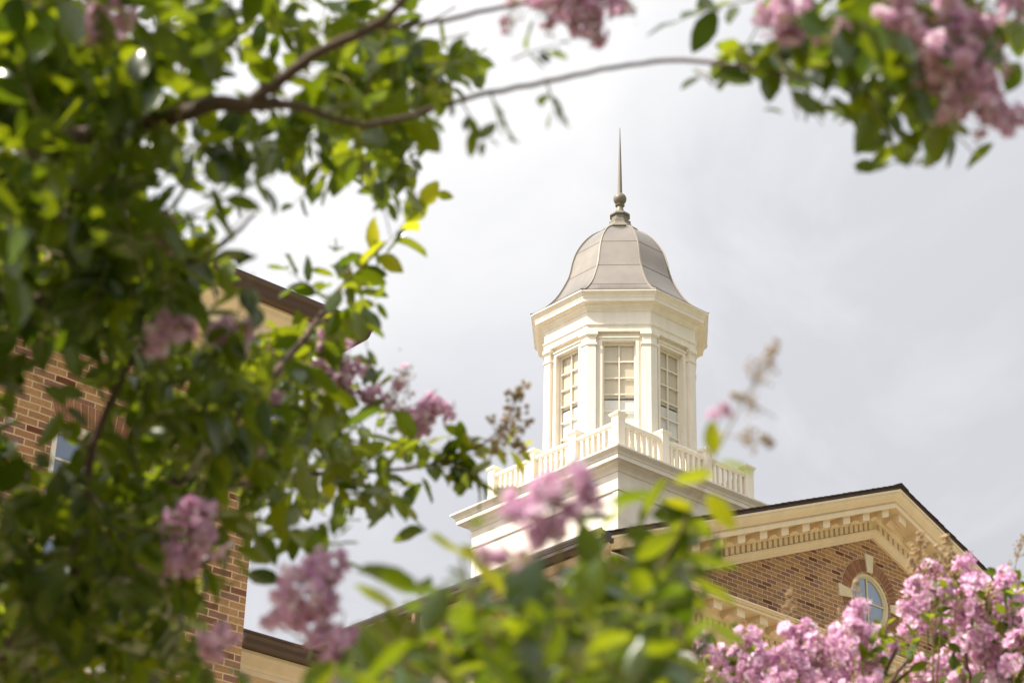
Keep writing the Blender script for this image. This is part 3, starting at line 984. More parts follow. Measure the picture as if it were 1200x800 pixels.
gt.rail(GUT, (XL, YL, 0), (XR, YL, 0), (-1, -1, 0), (1, -1, 0))
gt.rail(GUT, (XR, YL, 0), (XR, 6, 0), (1, -1, 0), (1, 1, 0))
gt.build('gutter', M_gutter, hall)
o = 0.6
MB().add([(XL - o, YL - o, 10.75), (XR + o, YL - o, 10.75), (XR + o, 6 + o, 10.75), (XL - o, 6 + o, 10.75), (XL + 5, -2, 12.9), (XR - 5, -2, 12.9),
          (XL - o, YL - o, 10.70), (XR + o, YL - o, 10.70), (XR + o, 6 + o, 10.70), (XL - o, 6 + o, 10.70)],
         [(0, 1, 5, 4), (1, 2, 5), (2, 3, 4, 5), (3, 0, 4), (6, 7, 1, 0), (7, 8, 2, 1), (8, 9, 3, 2), (9, 6, 0, 3), (9, 8, 7, 6)]).build('roof', M_shingle, hall)
def hall_window(a, b, c, d):
    w = MB()
    y = YL + 0.03; t = 0.055
    w.box(a + .002, a + t, y, y + 0.1, c, d); w.box(b - t, b - .002, y, y + 0.1, c, d)
    w.box(a + t, b - t, y + .001, y + 0.1, d - t, d - .002); w.box(a + t, b - t, y + .001, y + 0.1, c + .002, c + t)
    w.box(a + t, a + t + .03, y + .04, y + .09, c + t, d - t); w.box(b - t - .03, b - t, y + .04, y + .09, c + t, d - t)
    w.box(a + t + .03, b - t - .03, y + .041, y + .09, d - t - .035, d - t); w.box(a + t + .03, b - t - .03, y + .041, y + .09, c + t, c + t + .05)
    w.box(a - .05, b + .05, YL - 0.05, YL + 0.1, c - .07, c)
    wo = w.build('window', M_white, hall)
    m = MB()
    x0, x1, z0, z1 = a + t + .03, b - t - .03, c + t + .05, d - t - .035
    for i in (1, 2):
        x = x0 + (x1 - x0) * i / 3; m.box(x - .009, x + .009, y + .05, y + .075, z0, z1)
    for i in range(1, 8):
        z = z1 - (z1 - z0) * i / 8
        k = .02 if i == 4 else .009
        m.box(x0, x1, y + .052, y + .073, z - k, z + k)
    m.build('muntin', M_white, wo)
    MB().add([(x0 - .02, y + .065, z0 - .02), (x1 + .02, y + .065, z0 - .02), (x1 + .02, y + .065, z1 + .02), (x0 - .02, y + .065, z1 + .02)], [(0, 1, 2, 3)]).build('pane', M_glass_hall, wo)
    # flat arch of rubbed brick
    bed = MB(); bed.add([(a - .0, YL - .002, d), (b + .0, YL - .002, d), (b + .075, YL - .002, d + .20), (a - .075, YL - .002, d + .20)], [(0, 1, 2, 3)])
    bed.build('mortar_bed', M_mortar, wo)
    va = MB(); n = 15; cx = (a + b) / 2
    for i in range(n):
        f0, f1 = i / n + .0075, (i + 1) / n - .0075
        lo = lambda f: a + (b - a) * f
        hi = lambda f: a - .07 + (b - a + .14) * f
        vs = []
        for yy in (YL - .009, YL + .004):
            vs += [(lo(f0), yy, d + .006), (lo(f1), yy, d + .006), (hi(f1), yy, d + .193), (hi(f0), yy, d + .193)]
        va.add(vs, [(0, 1, 2, 3), (7, 6, 5, 4), (0, 4, 5, 1), (1, 5, 6, 2), (2, 6, 7, 3), (3, 7, 4, 0)])
    va.build('lintel', M_vous, wo)
for q in OPEN:
    hall_window(*q)
MB().box(XL + .3, XR - .3, YL + .35, YL + .4, 2.5, 9.6).build('dark_room', M_dark, hall)

# ================================================================== LOW LINKING WING
wing = empty('linking_wing', (-9.7, -7, 0), "low cream trimmed wing with brown gutter joining the brick hall to the gabled building", 'building')
YG = -7.9; ZG = 8.26
xa, xb = XR + 0.004, -5.52
MB().add([(xa, YG, 0), (xb, YG, 0), (xb, YG, ZG - .6), (xa, YG, ZG - .6)], [(0, 1, 2, 3)]).build('brick_wall', M_brick_x, wing)
MB().rail([(0.44, ZG - .13), (0.44, ZG - .16), (0.42, ZG - .19), (0.38, ZG - .23), (0.36, ZG - .25), (0.35, ZG - .28), (0.34, ZG - .285), (0.34, ZG - .33), (0.06, ZG - .33), (0.06, ZG - .36), (0.03, ZG - .39), (0.03, ZG - .62), (0.06, ZG - .625), (0.06, ZG - .66), (0.02, ZG - .67), (0.02, ZG - .95), (-.02, ZG - .95), (-.02, ZG - .13)],
          (xa, YG, 0), (xb, YG, 0), (0, -1, 0), (0, -1, 0)).build('cornice', M_trim, wing)
MB().rail([(0.445, ZG - .125), (0.53, ZG - .125), (0.55, ZG - .10), (0.56, ZG - .06), (0.58, ZG - .03), (0.595, ZG - .02), (0.595, ZG), (0.58, ZG), (0.57, ZG - .02), (0.445, ZG - .02)],
          (xa, YG, 0), (xb, YG, 0), (0, -1, 0), (0, -1, 0)).build('gutter', M_gutter, wing)
MB().add([(xa, YG - .5, ZG - .015), (xb, YG - .5, ZG - .015), (xb, -5.5, ZG + .2), (xa, -5.5, ZG + .2), (xa, YG - .5, ZG - .06), (xb, YG - .5, ZG - .06), (xb, -5.5, ZG - .06), (xa, -5.5, ZG - .06)],
         [(0, 1, 2, 3), (7, 6, 5, 4), (0, 4, 5, 1), (1, 5, 6, 2), (2, 6, 7, 3), (3, 7, 4, 0)]).build('roof', M_shingle, wing)

# ================================================================== CRAPE MYRTLES
# leaf template: folded, arched blade  (t along, w across, h up)
LT = []
TS = [0.0, 0.16, 0.40, 0.66, 0.88, 1.0]; WS = [0.0, 0.62, 1.0, 0.86, 0.42, 0.0]
for t, w in zip(TS, WS):
    if w == 0: LT.append((t, 0.0, 0))
    else:
        LT += [(t, -w, 1), (t, 0.0, 0), (t, w, 1)]
LT = np.array(LT)
def _lf():
    f = [(0, 2, 1), (0, 3, 2)]
    for i in range(3):
        a = 1 + 3 * i; b = a + 3
        f += [(a, a + 1, b + 1, b), (a + 1, a + 2, b + 2, b + 1)]
    f += [(10, 11, 13), (11, 12, 13)]
    return f
LF = _lf()

class Leaves:
    def __init__(s): s.d = []
    def leaf(s, p, d, nrm, ln, wd):
        s.d.append((p, d, nrm, ln, wd))
    def build(s, name, m, parent, stems=None):
        nL = len(s.d)
        if not nL: return None
        P = np.array([q[0] for q in s.d]); D = np.array([q[1] for q in s.d]); Nn = np.array([q[2] for q in s.d])
        ln = np.array([q[3] for q in s.d])[:, None, None]; wd = np.array([q[4] for q in s.d])[:, None, None]
        D /= np.linalg.norm(D, axis=1, keepdims=True)
        S = np.cross(D, Nn); S /= np.linalg.norm(S, axis=1, keepdims=True) + 1e-9
        U = np.cross(S, D)
        fold = rng.uniform(0.05, 0.45, nL)[:, None, None]; arch = rng.uniform(-0.05, 0.38, nL)[:, None, None]; tw = rng.normal(0, 0.14, nL)[:, None, None]
        wav = rng.normal(0, 0.05, (nL, len(LT), 1))
        t = LT[None, :, 0:1]; w = LT[None, :, 1:2] * wd * 0.5; h = LT[None, :, 2:3] * fold * wd * 0.5
        z = h - arch * ln * (t ** 2) * 0.8 + w * tw * t * 2 + wav * wd * 0.5
        V = P[:, None, :] + D[:, None, :] * (t * ln * (1 - 0.12 * arch * t)) + S[:, None, :] * w + U[:, None, :] * z
        nv = len(LT)
        verts = V.reshape(-1, 3)
        fs = []
        for i in range(nL):
            b = i * nv
            fs += [tuple(b + k for k in f) for f in LF]
        verts = verts.tolist(); nf = len(fs)
        if stems is not None:
            b = len(verts); verts += stems.v; fs += [tuple(k + b for k in f) for f in stems.f]
        me = bpy.data.meshes.new(name)
        me.from_pydata(verts, [], fs)
        me.polygons.foreach_set('use_smooth', [True] * len(me.polygons))
        me.materials.append(m); me.materials.append(M_twig)
        me.polygons.foreach_set('material_index', [0] * nf + [1] * (len(fs) - nf))
        o = bpy.data.objects.new(name, me)
        col.objects.link(o)
        put(o, parent)
        return o

def rv():
    v = Vector(rng.normal(0, 1, 3)); return v.normalized()

def twig(lv, mbt, p, d, length, step=0.024, size=0.062, droop=0.25, accept=None, lean=0.35, rad=0.0016):
    """a leafy shoot: curved stem with leaf pairs; droop>0 lets stem and leaves hang"""
    p = Vector(p); d = Vector(d).normalized()
    pts = [p.copy()]
    n = max(3, int(length / step))
    side = d.cross(rv()).normalized()
    kept = False
    for i in range(n):
        d = (d + rv() * 0.10 + Vector((0, 0, -droop * 0.12))).normalized()
        p = p + d * step
        pts.append(p.copy())
        side = (side - d * side.dot(d)).normalized()
        if i % 2: side = d.cross(side).normalized()
        for s in (-1, 1):
            if rng.random() < 0.12: continue
            ld = (d * (0.45 + rng.random() * 0.4) + side * s + rv() * lean + Vector((0, 0, -droop))).normalized()
            q = p + ld * 0.004
            f = (i + 1) / n
            sz = size * rng.uniform(0.72, 1.22) * (1.0 if f < 0.75 else 1.0 - 0.45 * (f - 0.75) / 0.25)
            if accept is not None and not (accept(q + ld * sz * 0.45) and accept(q + ld * sz * 0.95, True)): continue
            kept = True
            up = (Vector((0, 0, 1)) + rv() * 0.75).normalized()
            lv.leaf(tuple(q), tuple(ld), tuple(up), sz, sz * rng.uniform(0.44, 0.56))
    if accept is not None and kept:
        # cut the stem back to where the leaves end
        ok = [accept(q, True) for q in pts]
        best = (0, 0); i = 0
        while i < len(ok):
            j = i
            while j < len(ok) and ok[j]: j += 1
            if j - i > best[1] - best[0]: best = (i, j)
            i = j + 1
        pts = pts[best[0]:best[1]]
    if kept and len(pts) > 1:
        mbt.tube(pts, [rad * (1 - 0.6 * i / len(pts)) for i in range(len(pts))], 4)
    return p

def densmap(rows, x0=0, y0=0, c=50):
    g_ = [[int(ch) for ch in r.replace(' ', '')] for r in rows]
    def lev(px, py):
        i = int((py - y0) // c); j = int((px - x0) // c)
        if 0 <= i < len(g_) and 0 <= j < len(g_[i]): return g_[i][j]
        return -1
    return lev, g_

# ---- flower panicles (a few shapes, shared)
def panicle(n, Ln, Rb, seed, buds=30):
    r = np.random.default_rng(seed)
    vs = []; fs = []; mi = []
    def ico(c, rad, m):
        b = len(vs); k = 6
        vs.append((c[0], c[1], c[2] + rad))
        for j in range(k):
            a = 2 * pi * j / k; vs.append((c[0] + rad * .9 * cos(a), c[1] + rad * .9 * sin(a), c[2] + rad * .3))
        for j in range(k):
            a = 2 * pi * (j + .5) / k; vs.append((c[0] + rad * .8 * cos(a), c[1] + rad * .8 * sin(a), c[2] - rad * .5))
        vs.append((c[0], c[1], c[2] - rad))
        for j in range(k):
            j2 = (j + 1) % k
            fs.append((b, b + 1 + j, b + 1 + j2)); mi.append(m)
            fs.append((b + 1 + j, b + 1 + k + j, b + 1 + j2)); mi.append(m)
            fs.append((b + 1 + j2, b + 1 + k + j, b + 1 + k + j2)); mi.append(m)
            fs.append((b + 1 + k + j, b + 1 + 2 * k, b + 1 + k + j2)); mi.append(m)
    def rad_at(t): return Rb * (0.35 + 0.9 * t) * (1 - t) ** 0.55 * 1.55 + 0.008
    lobes = []
    for q in range(max(5, n // 7)):
        t = r.random() ** 1.1 * .97; a = q * 2.4 + r.normal(0, .4)
        rr = rad_at(t) * r.uniform(0.55, 1.2)
        lobes.append((t * Ln, a, rr, r.uniform(.008, .0155)))
    for i in range(n):
        lz, a, rr, sg = lobes[r.integers(len(lobes))]
        c = np.array([rr * cos(a), rr * sin(a), lz]) + r.normal(0, sg, 3)
        t = c[2] / Ln; a = math.atan2(c[1], c[0])
        nrm = np.array([cos(a), sin(a), 0.35 + t * 0.8]) + r.normal(0, .45, 3); nrm /= np.linalg.norm(nrm)
        e1 = np.cross(nrm, [0.3, 0.2, 0.9]); e1 /= np.linalg.norm(e1); e2 = np.cross(nrm, e1)
        R0 = r.uniform(0.014, 0.021)
        ph = r.uniform(0, 1)
        for q in range(6):
            th = 2 * pi * (q + ph) / 6 + r.normal(0, .1)
            pd = e1 * cos(th) + e2 * sin(th); ps = -e1 * sin(th) + e2 * cos(th)
            lift = r.uniform(-0.2, 0.9)
            b = len(vs)
            # crinkled fan: 3 rows x 4 columns
            for ri, rf in enumerate((0.22, 0.62, 1.0)):
                for ci, cf in enumerate((-1, -0.33, 0.33, 1)):
                    w = (0.10, 0.42, 0.62)[ri]
                    ruf = r.normal(0, (0.02, 0.13, 0.26)[ri])
                    pos = c + (pd * rf * (1 - 0.10 * abs(cf) * ri) + ps * cf * w + nrm * (lift * rf * 0.55 * (1 - 0.5 * rf) + ruf)) * R0
                    vs.append(tuple(pos))
            for ri in range(2):
                for ci in range(3):
                    v0 = b + ri * 4 + ci
                    fs.append((v0, v0 + 1, v0 + 5, v0 + 4)); mi.append(0)
        for q in range(3):
            ico(c + nrm * 0.005 + r.normal(0, .002, 3), 0.0016, 1)
    for i in range(buds):
        if i % 3:
            lz, a, rr, sg = lobes[r.integers(len(lobes))]
            c = np.array([rr * cos(a), rr * sin(a), lz]) + r.normal(0, sg * 1.25, 3) + np.array([0, 0, .006])
        else:
            t = min(1.1, r.random() ** 0.5 * 1.12); a = r.uniform(0, 2 * pi); q = rad_at(min(t, .98)) * r.uniform(0.3, 1.0)
            c = np.array([q * cos(a), q * sin(a), t * Ln + .008])
        ico(c, r.uniform(0.0030, 0.0046), 2)
    # axis and side stalks
    mb = MB()
    mb.tube([(0, 0, -0.06), (0.002, 0, Ln * .4), (0, 0.003, Ln * 1.02)], [0.0028, 0.002, 0.001], 5)
    for i in range(16):
        t = r.random() * 0.9; a = r.uniform(0, 2 * pi); rr = rad_at(t) * .95
        mb.tube([(0, 0, t * Ln * .92), (rr * cos(a) * .5, rr * sin(a) * .5, t * Ln * .95 + .004), (rr * cos(a), rr * sin(a), t * Ln + .006)], [0.0013, .001, .0007], 4)
    b = len(vs); vs += mb.v; fs += [tuple(k + b for k in f) for f in mb.f]; mi += [3] * len(mb.f)
    me = bpy.data.meshes.new('flower_cluster')
    me.from_pydata(vs, [], fs)
    for m in (M_petal, M_stamen, M_bud, M_twig): me.materials.append(m)
    me.polygons.foreach_set('material_index', mi)
    me.polygons.foreach_set('use_smooth', [True] * len(fs))
    me.update()
    return me
PAN = [panicle(90, 0.17, 0.047, 1, 60), panicle(110, 0.19, 0.058, 2, 55), panicle(66, 0.14, 0.044, 3, 55), panicle(46, 0.11, 0.038, 4, 50)]
PAN_BUD = [panicle(9, 0.15, 0.034, 7, 150), panicle(20, 0.16, 0.04, 8, 120)]

def seed_head(seed, n=46, Ln=0.14, Rb=0.045):
    r = np.random.default_rng(seed)
    mb = MB(); vs = []
    mb.tube([(0, 0, -0.05), (.003, 0, Ln * .5), (0, 0.002, Ln)], [.0022, .0017, .0008], 5)
    for i in range(n):
        t = r.random() * 0.95; a = r.uniform(0, 2 * pi); rr = Rb * (1.15 - t) * r.uniform(.3, 1.1)
        c = Vector((rr * cos(a), rr * sin(a), t * Ln + rr * .5 + .01))
        mb.tube([(0, 0, t * Ln), c], [.0009, .0006], 3)
        s = r.uniform(.0040, .0066)
        prof = [(s * .35, -s), (s * .9, -s * .4), (s, s * .2), (s * .55, s * .8), (s * .1, s * 1.25)]
        b = MB().loft(6, r.uniform(0, 1), prof)
        mb.add([c + Vector(v) for v in b.v], b.f)
    me = bpy.data.meshes.new('seed_head'); me.from_pydata(mb.v, [], mb.f)
    me.materials.append(M_capsule)
    me.polygons.foreach_set('use_smooth', [True] * len(mb.f))
    return me
SEED = [seed_head(21), seed_head(22, 58, .17, .058), seed_head(23, 30, .10, .04)]

def axis_dir(ang, out=0.0):
    """direction in the picture plane: ang degrees clockwise from up, plus 'out' towards the camera"""
    return (CU * cos(R_(ang)) + CR * sin(R_(ang)) - CF * out).normalized()

def stick(me, name, p, d, scale, parent):
    o = bpy.data.objects.new(name, me)
    q = Vector(d).to_track_quat('Z', 'Y')
    o.rotation_euler = (q @ Matrix.Rotation(random.uniform(0, 2 * pi), 3, 'Z').to_quaternion()).to_euler()
    o.scale = (scale * random.uniform(.94, 1.06),) * 3
    o.location = p
    col.objects.link(o)
    put(o, parent)
    return o
def bloom(px, py, d, ang, hpx, parent, var=None, out=0.2, name='flower_cluster', meshes=None):
    """panicle centred on pixel (px, py), hpx pixels long at distance d"""
    ms = meshes or PAN
    k = var if var is not None else random.randrange(len(ms))
    me = ms[k]
    zs = [v.co.z for v in me.vertices]
    Ln = max(zs) - max(0.0, min(zs))
    sc_ = hpx * d / FPX / Ln
    ax = axis_dir(ang, out)
    p = at(px, py, d) - ax * (Ln * sc_ / 2)
    return stick(me, name, p, ax, sc_, parent), p

def branch(pts, name, parent, twmb=None, n=7, m=None):
    """pts: (px, py, d, radius m) smoothed into a tapering limb"""
    P_ = [at(a, b, c) for a, b, c, r in pts]; Rr = [q[3] for q in pts]
    o = []; rr = []
    for i in range(len(P_) - 1):
        p0 = P_[max(i - 1, 0)]; p1 = P_[i]; p2 = P_[i + 1]; p3 = P_[min(i + 2, len(P_) - 1)]
        for j in range(5):
            t = j / 5
            o.append(0.5 * (2 * p1 + (p2 - p0) * t + (2 * p0 - 5 * p1 + 4 * p2 - p3) * t * t + (3 * p1 - p0 - 3 * p2 + p3) * t ** 3) + rv() * Rr[i] * 0.30)
            rr.append(Rr[i] + (Rr[i + 1] - Rr[i]) * t)
    o.append(P_[-1]); rr.append(Rr[-1])
    ob = MB().tube(o, rr, n).build(name, m or M_bark, parent, smooth=60)
    return o, ob

def trunk(base, pts, parent, name='trunk'):
    ob = MB().tube([Vector(base)] + pts, [0.05, 0.045, 0.04, 0.03, 0.022, 0.018][:1 + len(pts)], 9).build(name, M_bark, parent, smooth=60)
    return ob

def ground_under(px, d):
    p = at(px, 400, d); return Vector((p.x, p.y, 0))

# ---------------------------------------------------------------- the big tree on the left, arching over the top
tree = empty('crape_myrtle_tree', ground_under(-120, 3.3), "leafy crape myrtle tree filling the left side, one long branch arching across the top", 'tree')
tb = ground_under(-120, 3.3)
trunk(tb, [tb + Vector((0.03, 0.02, 0.6)), tb + Vector((0.05, 0.0, 1.2)), at(-90, 1000, 3.3), at(-60, 860, 3.25), at(-20, 790, 3.2)], tree)
trunk(tb + Vector((0.06, -0.05, 0)), [tb + Vector((-0.05, -0.06, 0.7)), at(-260, 900, 3.2), at(-260, 560, 3.1), at(-150, 300, 2.9), at(-60, 220, 2.8)], tree)
limbs = {}
def limb(key, pts):
    limbs[key] = branch(pts, 'branch', tree)
limb('diag', [(-20, 790, 3.2, .018), (60, 720, 3.2, .015), (155, 622, 3.3, .012), (235, 535, 3.4, .010), (308, 452, 3.5, .008), (350, 405, 3.7, .006), (392, 345, 3.9, .004), (420, 318, 4.0, .003), (452, 282, 4.0, .0015)])
limb('sprig', [(185, 592, 3.33, .007), (270, 568, 3.5, .006), (350, 557, 3.8, .005), (440, 552, 4.0, .004), (500, 545, 4.0, .003), (545, 530, 4.0, .0025), (578, 512, 4.0, .0016), (604, 486, 4.0, .0012)])
limb('upper', [(-60, 220, 2.8, .018), (20, 190, 2.8, .016), (100, 158, 2.7, .014), (225, 128, 2.6, .011), (300, 121, 2.6, .010), (352, 126, 2.65, .005), (430, 146, 2.7, .0042), (515, 125, 2.7, .0036), (560, 112, 2.7, .0034), (640, 96, 2.7, .0031), (720, 79, 2.7, .0028), (800, 71, 2.65, .003), (880, 80, 2.6, .0028), (960, 97, 2.6, .0025), (1040, 111, 2.6, .0024), (1098, 106, 2.6, .002)])
limb('top', [(285, 122, 2.6, .009), (330, 95, 2.6, .008), (375, 62, 2.6, .0075), (440, 30, 2.6, .006), (480, -12, 2.6, .005), (560, -120, 2.6, .004)])
limb('bud', [(440, 32, 2.62, .004), (500, 28, 2.7, .0035), (560, 15, 2.75, .003), (640, 0, 2.8, .0025), (700, -6, 2.8, .0018)])
limb('low', [(-20, 790, 3.2, .014), (70, 700, 3.0, .010), (100, 610, 2.9, .008), (110, 520, 2.9, .006), (150, 430, 2.9, .004), (200, 360, 3.0, .002)])
limb('mid', [(-150, 300, 2.9, .016), (-60, 330, 2.9, .012), (40, 350, 2.9, .009), (140, 340, 2.9, .007), (240, 300, 2.95, .004), (300, 250, 3.0, .002)])
limb('crownA', [(-60, 220, 2.8, .014), (20, 60, 2.7, .010), (110, -60, 2.7, .008), (260, -200, 2.7, .005)])
limb('crownB', [(-150, 300, 2.9, .014), (-260, 100, 2.8, .010), (-300, -150, 2.8, .006)])
limb('right', [(480, -12, 2.6, .0045), (620, -140, 2.6, .004), (800, -130, 2.6, .0035), (960, -60, 2.6, .003), (1060, 10, 2.6, .0025), (1110, 60, 2.6, .002)])

LEFT = ["999987677 4100000", "9999865577 520000", "9998755788 120000", "9985444788 100000", "9984563244 000000", "9996720101 000000", "9998720012 000000", "9998753321 000000",
        "5357888530 000000", "1237898852 000000", "2366788764 100000", "8987767654 210000", "9997635421 000000", "7788623210 000000", "8898612000 000000", "9999722200 000000"]
lev, grid = densmap(LEFT)
def mk_accept(levf, soft=0.30, zero=0.06):
    def acc(p, stem=False):
        x, y = proj(Vector(p))
        l = levf(x, y)
        if l < 0: return True
        if stem: return l > 0 or rng.random() < zero
        return rng.random() < (zero if l == 0 else min(1.0, soft + l / 9.0 * 0.9))
    return acc
acc = mk_accept(lev)
def fill(levf, grid_, lv, mbt, per, dfun, c=50, x0=0, y0=0, **kw):
    for i, row in enumerate(grid_):
        for j, l in enumerate(row):
            if l < 2: continue
            nn = rng.poisson(per * (l / 9.0) ** 1.5)
            for _ in range(nn):
                px = x0 + (j + rng.random()) * c; py = y0 + (i + rng.random()) * c
                d = dfun(px, py)
                an = rng.uniform(-160, 160)
                dr = axis_dir(an, rng.normal(0, .5))
                ln = rng.uniform(.09, .20)
                twig(lv, mbt, at(px, py, d) - dr * ln * .5, dr, ln, **kw)
lvA, lvB = Leaves(), Leaves(); tw = MB()
def dA(px, py):
    base = 2.75 + 0.0016 * max(0, px - 150) + (0.35 if py > 300 else 0)
    return base + rng.uniform(-0.35, 0.5)
def dB(px, py):
    return 3.5 + 0.0012 * max(0, px) + rng.uniform(-.2, .9)
fill(lev, grid, lvA, tw, 3.5, dA, accept=acc, droop=0.45, size=.063)
dense = [[(l if l >= 7 else (l - 3 if l > 4 else 0)) if i > 5 else (l - 4 if l > 6 else 0) for l in r] for i, r in enumerate(grid)]
fill(lev, dense, lvB, tw, 2.7, dB, accept=acc, droop=0.3, size=.063)
# along the visible limbs
def clothe(key, lv, f0, f1, n, size=.06, droop=.35, up=0.0, acc_=None, ln=(.08, .16), hang=0.0):
    P_ = limbs[key][0]
    for _ in range(n):
        f = rng.uniform(f0, f1) * (len(P_) - 1); i = min(int(f), len(P_) - 2)
        p = P_[i] + (P_[i + 1] - P_[i]) * (f - i)
        t = (P_[i + 1] - P_[i]).normalized()
        d = (rv() * .9 + t * .6 + CU * up - CU * hang).normalized()
        twig(lv, tw, p, d, rng.uniform(*ln), size=size, droop=droop, accept=acc_)
lvY = Leaves()
clothe('diag', lvA, .60, .84, 10, .058, .2, .3, acc)
P_ = limbs['diag'][0]
twig(lvY, tw, P_[-9], P_[-1] - P_[-9], .30, step=.045, size=.066, droop=.02)
twig(lvA, tw, P_[-14], axis_dir(60, .2), .12, size=.062, droop=.3)
twig(lvA, tw, P_[-12], axis_dir(-50, .2), .10, size=.062, droop=.3)
clothe('sprig', lvA, .30, .72, 13, .058, .25, .25, acc)
P_ = limbs['sprig'][0]
twig(lvA, tw, P_[20], axis_dir(95, .1), .16, size=.058, droop=.35)
twig(lvY, tw, P_[22], axis_dir(78, .1), .17, step=.03, size=.055, droop=.15)
for px, py, an, sz in ((440, 298, -8, .062), (463, 286, 40, .05), (405, 322, -35, .07), (436, 346, 95, .068), (418, 330, 15, .055), (384, 348, -50, .055), (470, 275, 25, .035), (420, 362, 80, .06), (398, 372, -70, .06),
                       (540, 505, 0, .05), (565, 527, 100, .062), (548, 545, 120, .05), (520, 556, 140, .055), (552, 520, 50, .05), (455, 590, 185, .06), (500, 575, 160, .055), (470, 525, 10, .05), (430, 580, 190, .055), (385, 575, 185, .06), (490, 520, 30, .05), (415, 530, -20, .055)):
    dr = axis_dir(an, random.uniform(-.2, .3)); q = at(px, py, 4.0) - dr * sz * .5
    (lvY if random.random() < .55 else lvA).leaf(tuple(q), tuple(dr), tuple((Vector((0, 0, .8)) - CF * .5 + rv() * .4).normalized()), sz, sz * .5)
# crown that carries on outside the picture, above and to the left; unseen leaves added to shade the lower left
lvShade = Leaves()
for _ in range(640):
    if rng.random() < .82: px, py = rng.uniform(-560, -10), rng.uniform(-60, 830)
    else: px, py = rng.uniform(-200, 620), rng.uniform(-480, -20)
    d = rng.uniform(2.3, 3.9)
    dr = axis_dir(rng.uniform(-180, 180), rng.normal(0, .5)); ln = rng.uniform(.12, .24)
    twig(lvShade, tw, at(px, py, d), dr, ln, size=.064, droop=.35, accept=lambda p, s=False: (proj(Vector(p))[0] < 30 or proj(Vector(p))[1] < 10))
# arch: leaves hanging at the right end
RIGHT = ["1567886771", "1676777740", "0001377400", "0000026300"]
levR, gridR = densmap(RIGHT, 750, 0)
accR = mk_accept(lambda x, y: -1 if y < -20 else levR(x, max(y, 0)) if 750 <= x < 1250 and y < 200 else 0, .3, .0)
lvR = Leaves()
fill(levR, gridR, lvR, tw, 5.5, lambda x, y: 2.6 + rng.uniform(-.2, .35), x0=750, accept=accR, droop=.75, size=.054)
for _ in range(26):
    px, py = rng.uniform(800, 1180), rng.uniform(-200, -40)
    twig(lvR, tw, at(px, py, 2.6 + rng.uniform(-.2, .3)), axis_dir(rng.uniform(-180, 180)), .14, droop=.5, size=.055, accept=accR)
# the sparse leaves on the arch between x 540 and 660
for px, py, an in ((540, 118, 150), (575, 108, 165), (600, 70, 60), (640, 92, 160), (505, 75, 90), (480, 95, 120)):
    twig(lvR, tw, at(px, py, 2.7), axis_dir(an, .2), .05, step=.02, size=.036, droop=.5)
lvA.build('foliage', M_leaf, tree, tw); lvB.build('foliage', M_leaf, tree); lvShade.build('foliage', M_leaf, tree); lvR.build('foliage', M_leaf, tree); lvY.build('young_foliage', M_leaf_young, tree)
for px, py, d, an, h in ((125, 8, 2.45, 200, 105), (188, 402, 2.7, 190, 62), (214, 388, 2.7, 30, 46), (190, 278, 2.8, 170, 50), (283, 380, 3.0, 60, 60), (262, 205, 2.8, 20, 34), (405, 425, 3.9, 150, 75), (398, 448, 3.9, 100, 60), (437, 462, 3.9, 90, 40),
                         (503, 487, 3.9, 70, 64), (500, 480, 3.9, 20, 50), (365, 715, 2.5, 200, 92), (345, 692, 2.5, 220, 74), (398, 772, 2.5, 185, 74), (385, 664, 2.5, 20, 62), (330, 725, 2.55, 250, 60),
                         (215, 640, 2.8, 195, 90), (235, 612, 2.8, 15, 60), (195, 660, 2.8, 230, 70), (256, 750, 2.7, 190, 56), (325, 468, 3.2, 10, 26), (300, 520, 3.2, 10, 26), (290, 512, 3.4, 100, 22),
                         (660, 8, 2.75, 120, 80), (690, 22, 2.75, 160, 80), (715, 10, 2.75, 100, 60), (905, 15, 2.5, 190, 70), (925, 28, 2.5, 170, 60), (960, 45, 2.5, 170, 34), (985, 40, 2.5, 190, 40),
                         (1060, 20, 2.4, 160, 75), (1085, 15, 2.4, 170, 95), (1105, 52, 2.4, 150, 95), (1140, 30, 2.45, 120, 90), (1090, 82, 2.4, 190, 60), (1130, 78, 2.4, 160, 75), (1150, 105, 2.4, 150, 80), (1105, 118, 2.4, 190, 70), (1125, 125, 2.4, 200, 50), (1172, 140, 2.4, 140, 56), (1192, 135, 2.4, 120, 44), (1165, 8, 2.45, 100, 70)):
    bloom(px, py, d, an, h, tree)
for px, py, d, an, h in ((598, 22, 2.75, 190, 60), (470, 450, 3.9, 25, 76), (640, 18, 2.75, 170, 60), (730, 5, 2.75, 120, 50), (1150, 150, 2.4, 200, 50)):
    bloom(px, py, d, an, h, tree, meshes=PAN_BUD, name='bud_cluster')
for px, py, d, an, h, k in ((600, 482, 3.95, 25, 92, 1), (592, 520, 3.95, 100, 52, 2), (612, 500, 3.95, 60, 40, 0), (380, 60 + 345, 3.9, 0, 30, 2)):
    bloom(px, py, d, an, h, tree, var=k, meshes=SEED, name='seed_head')

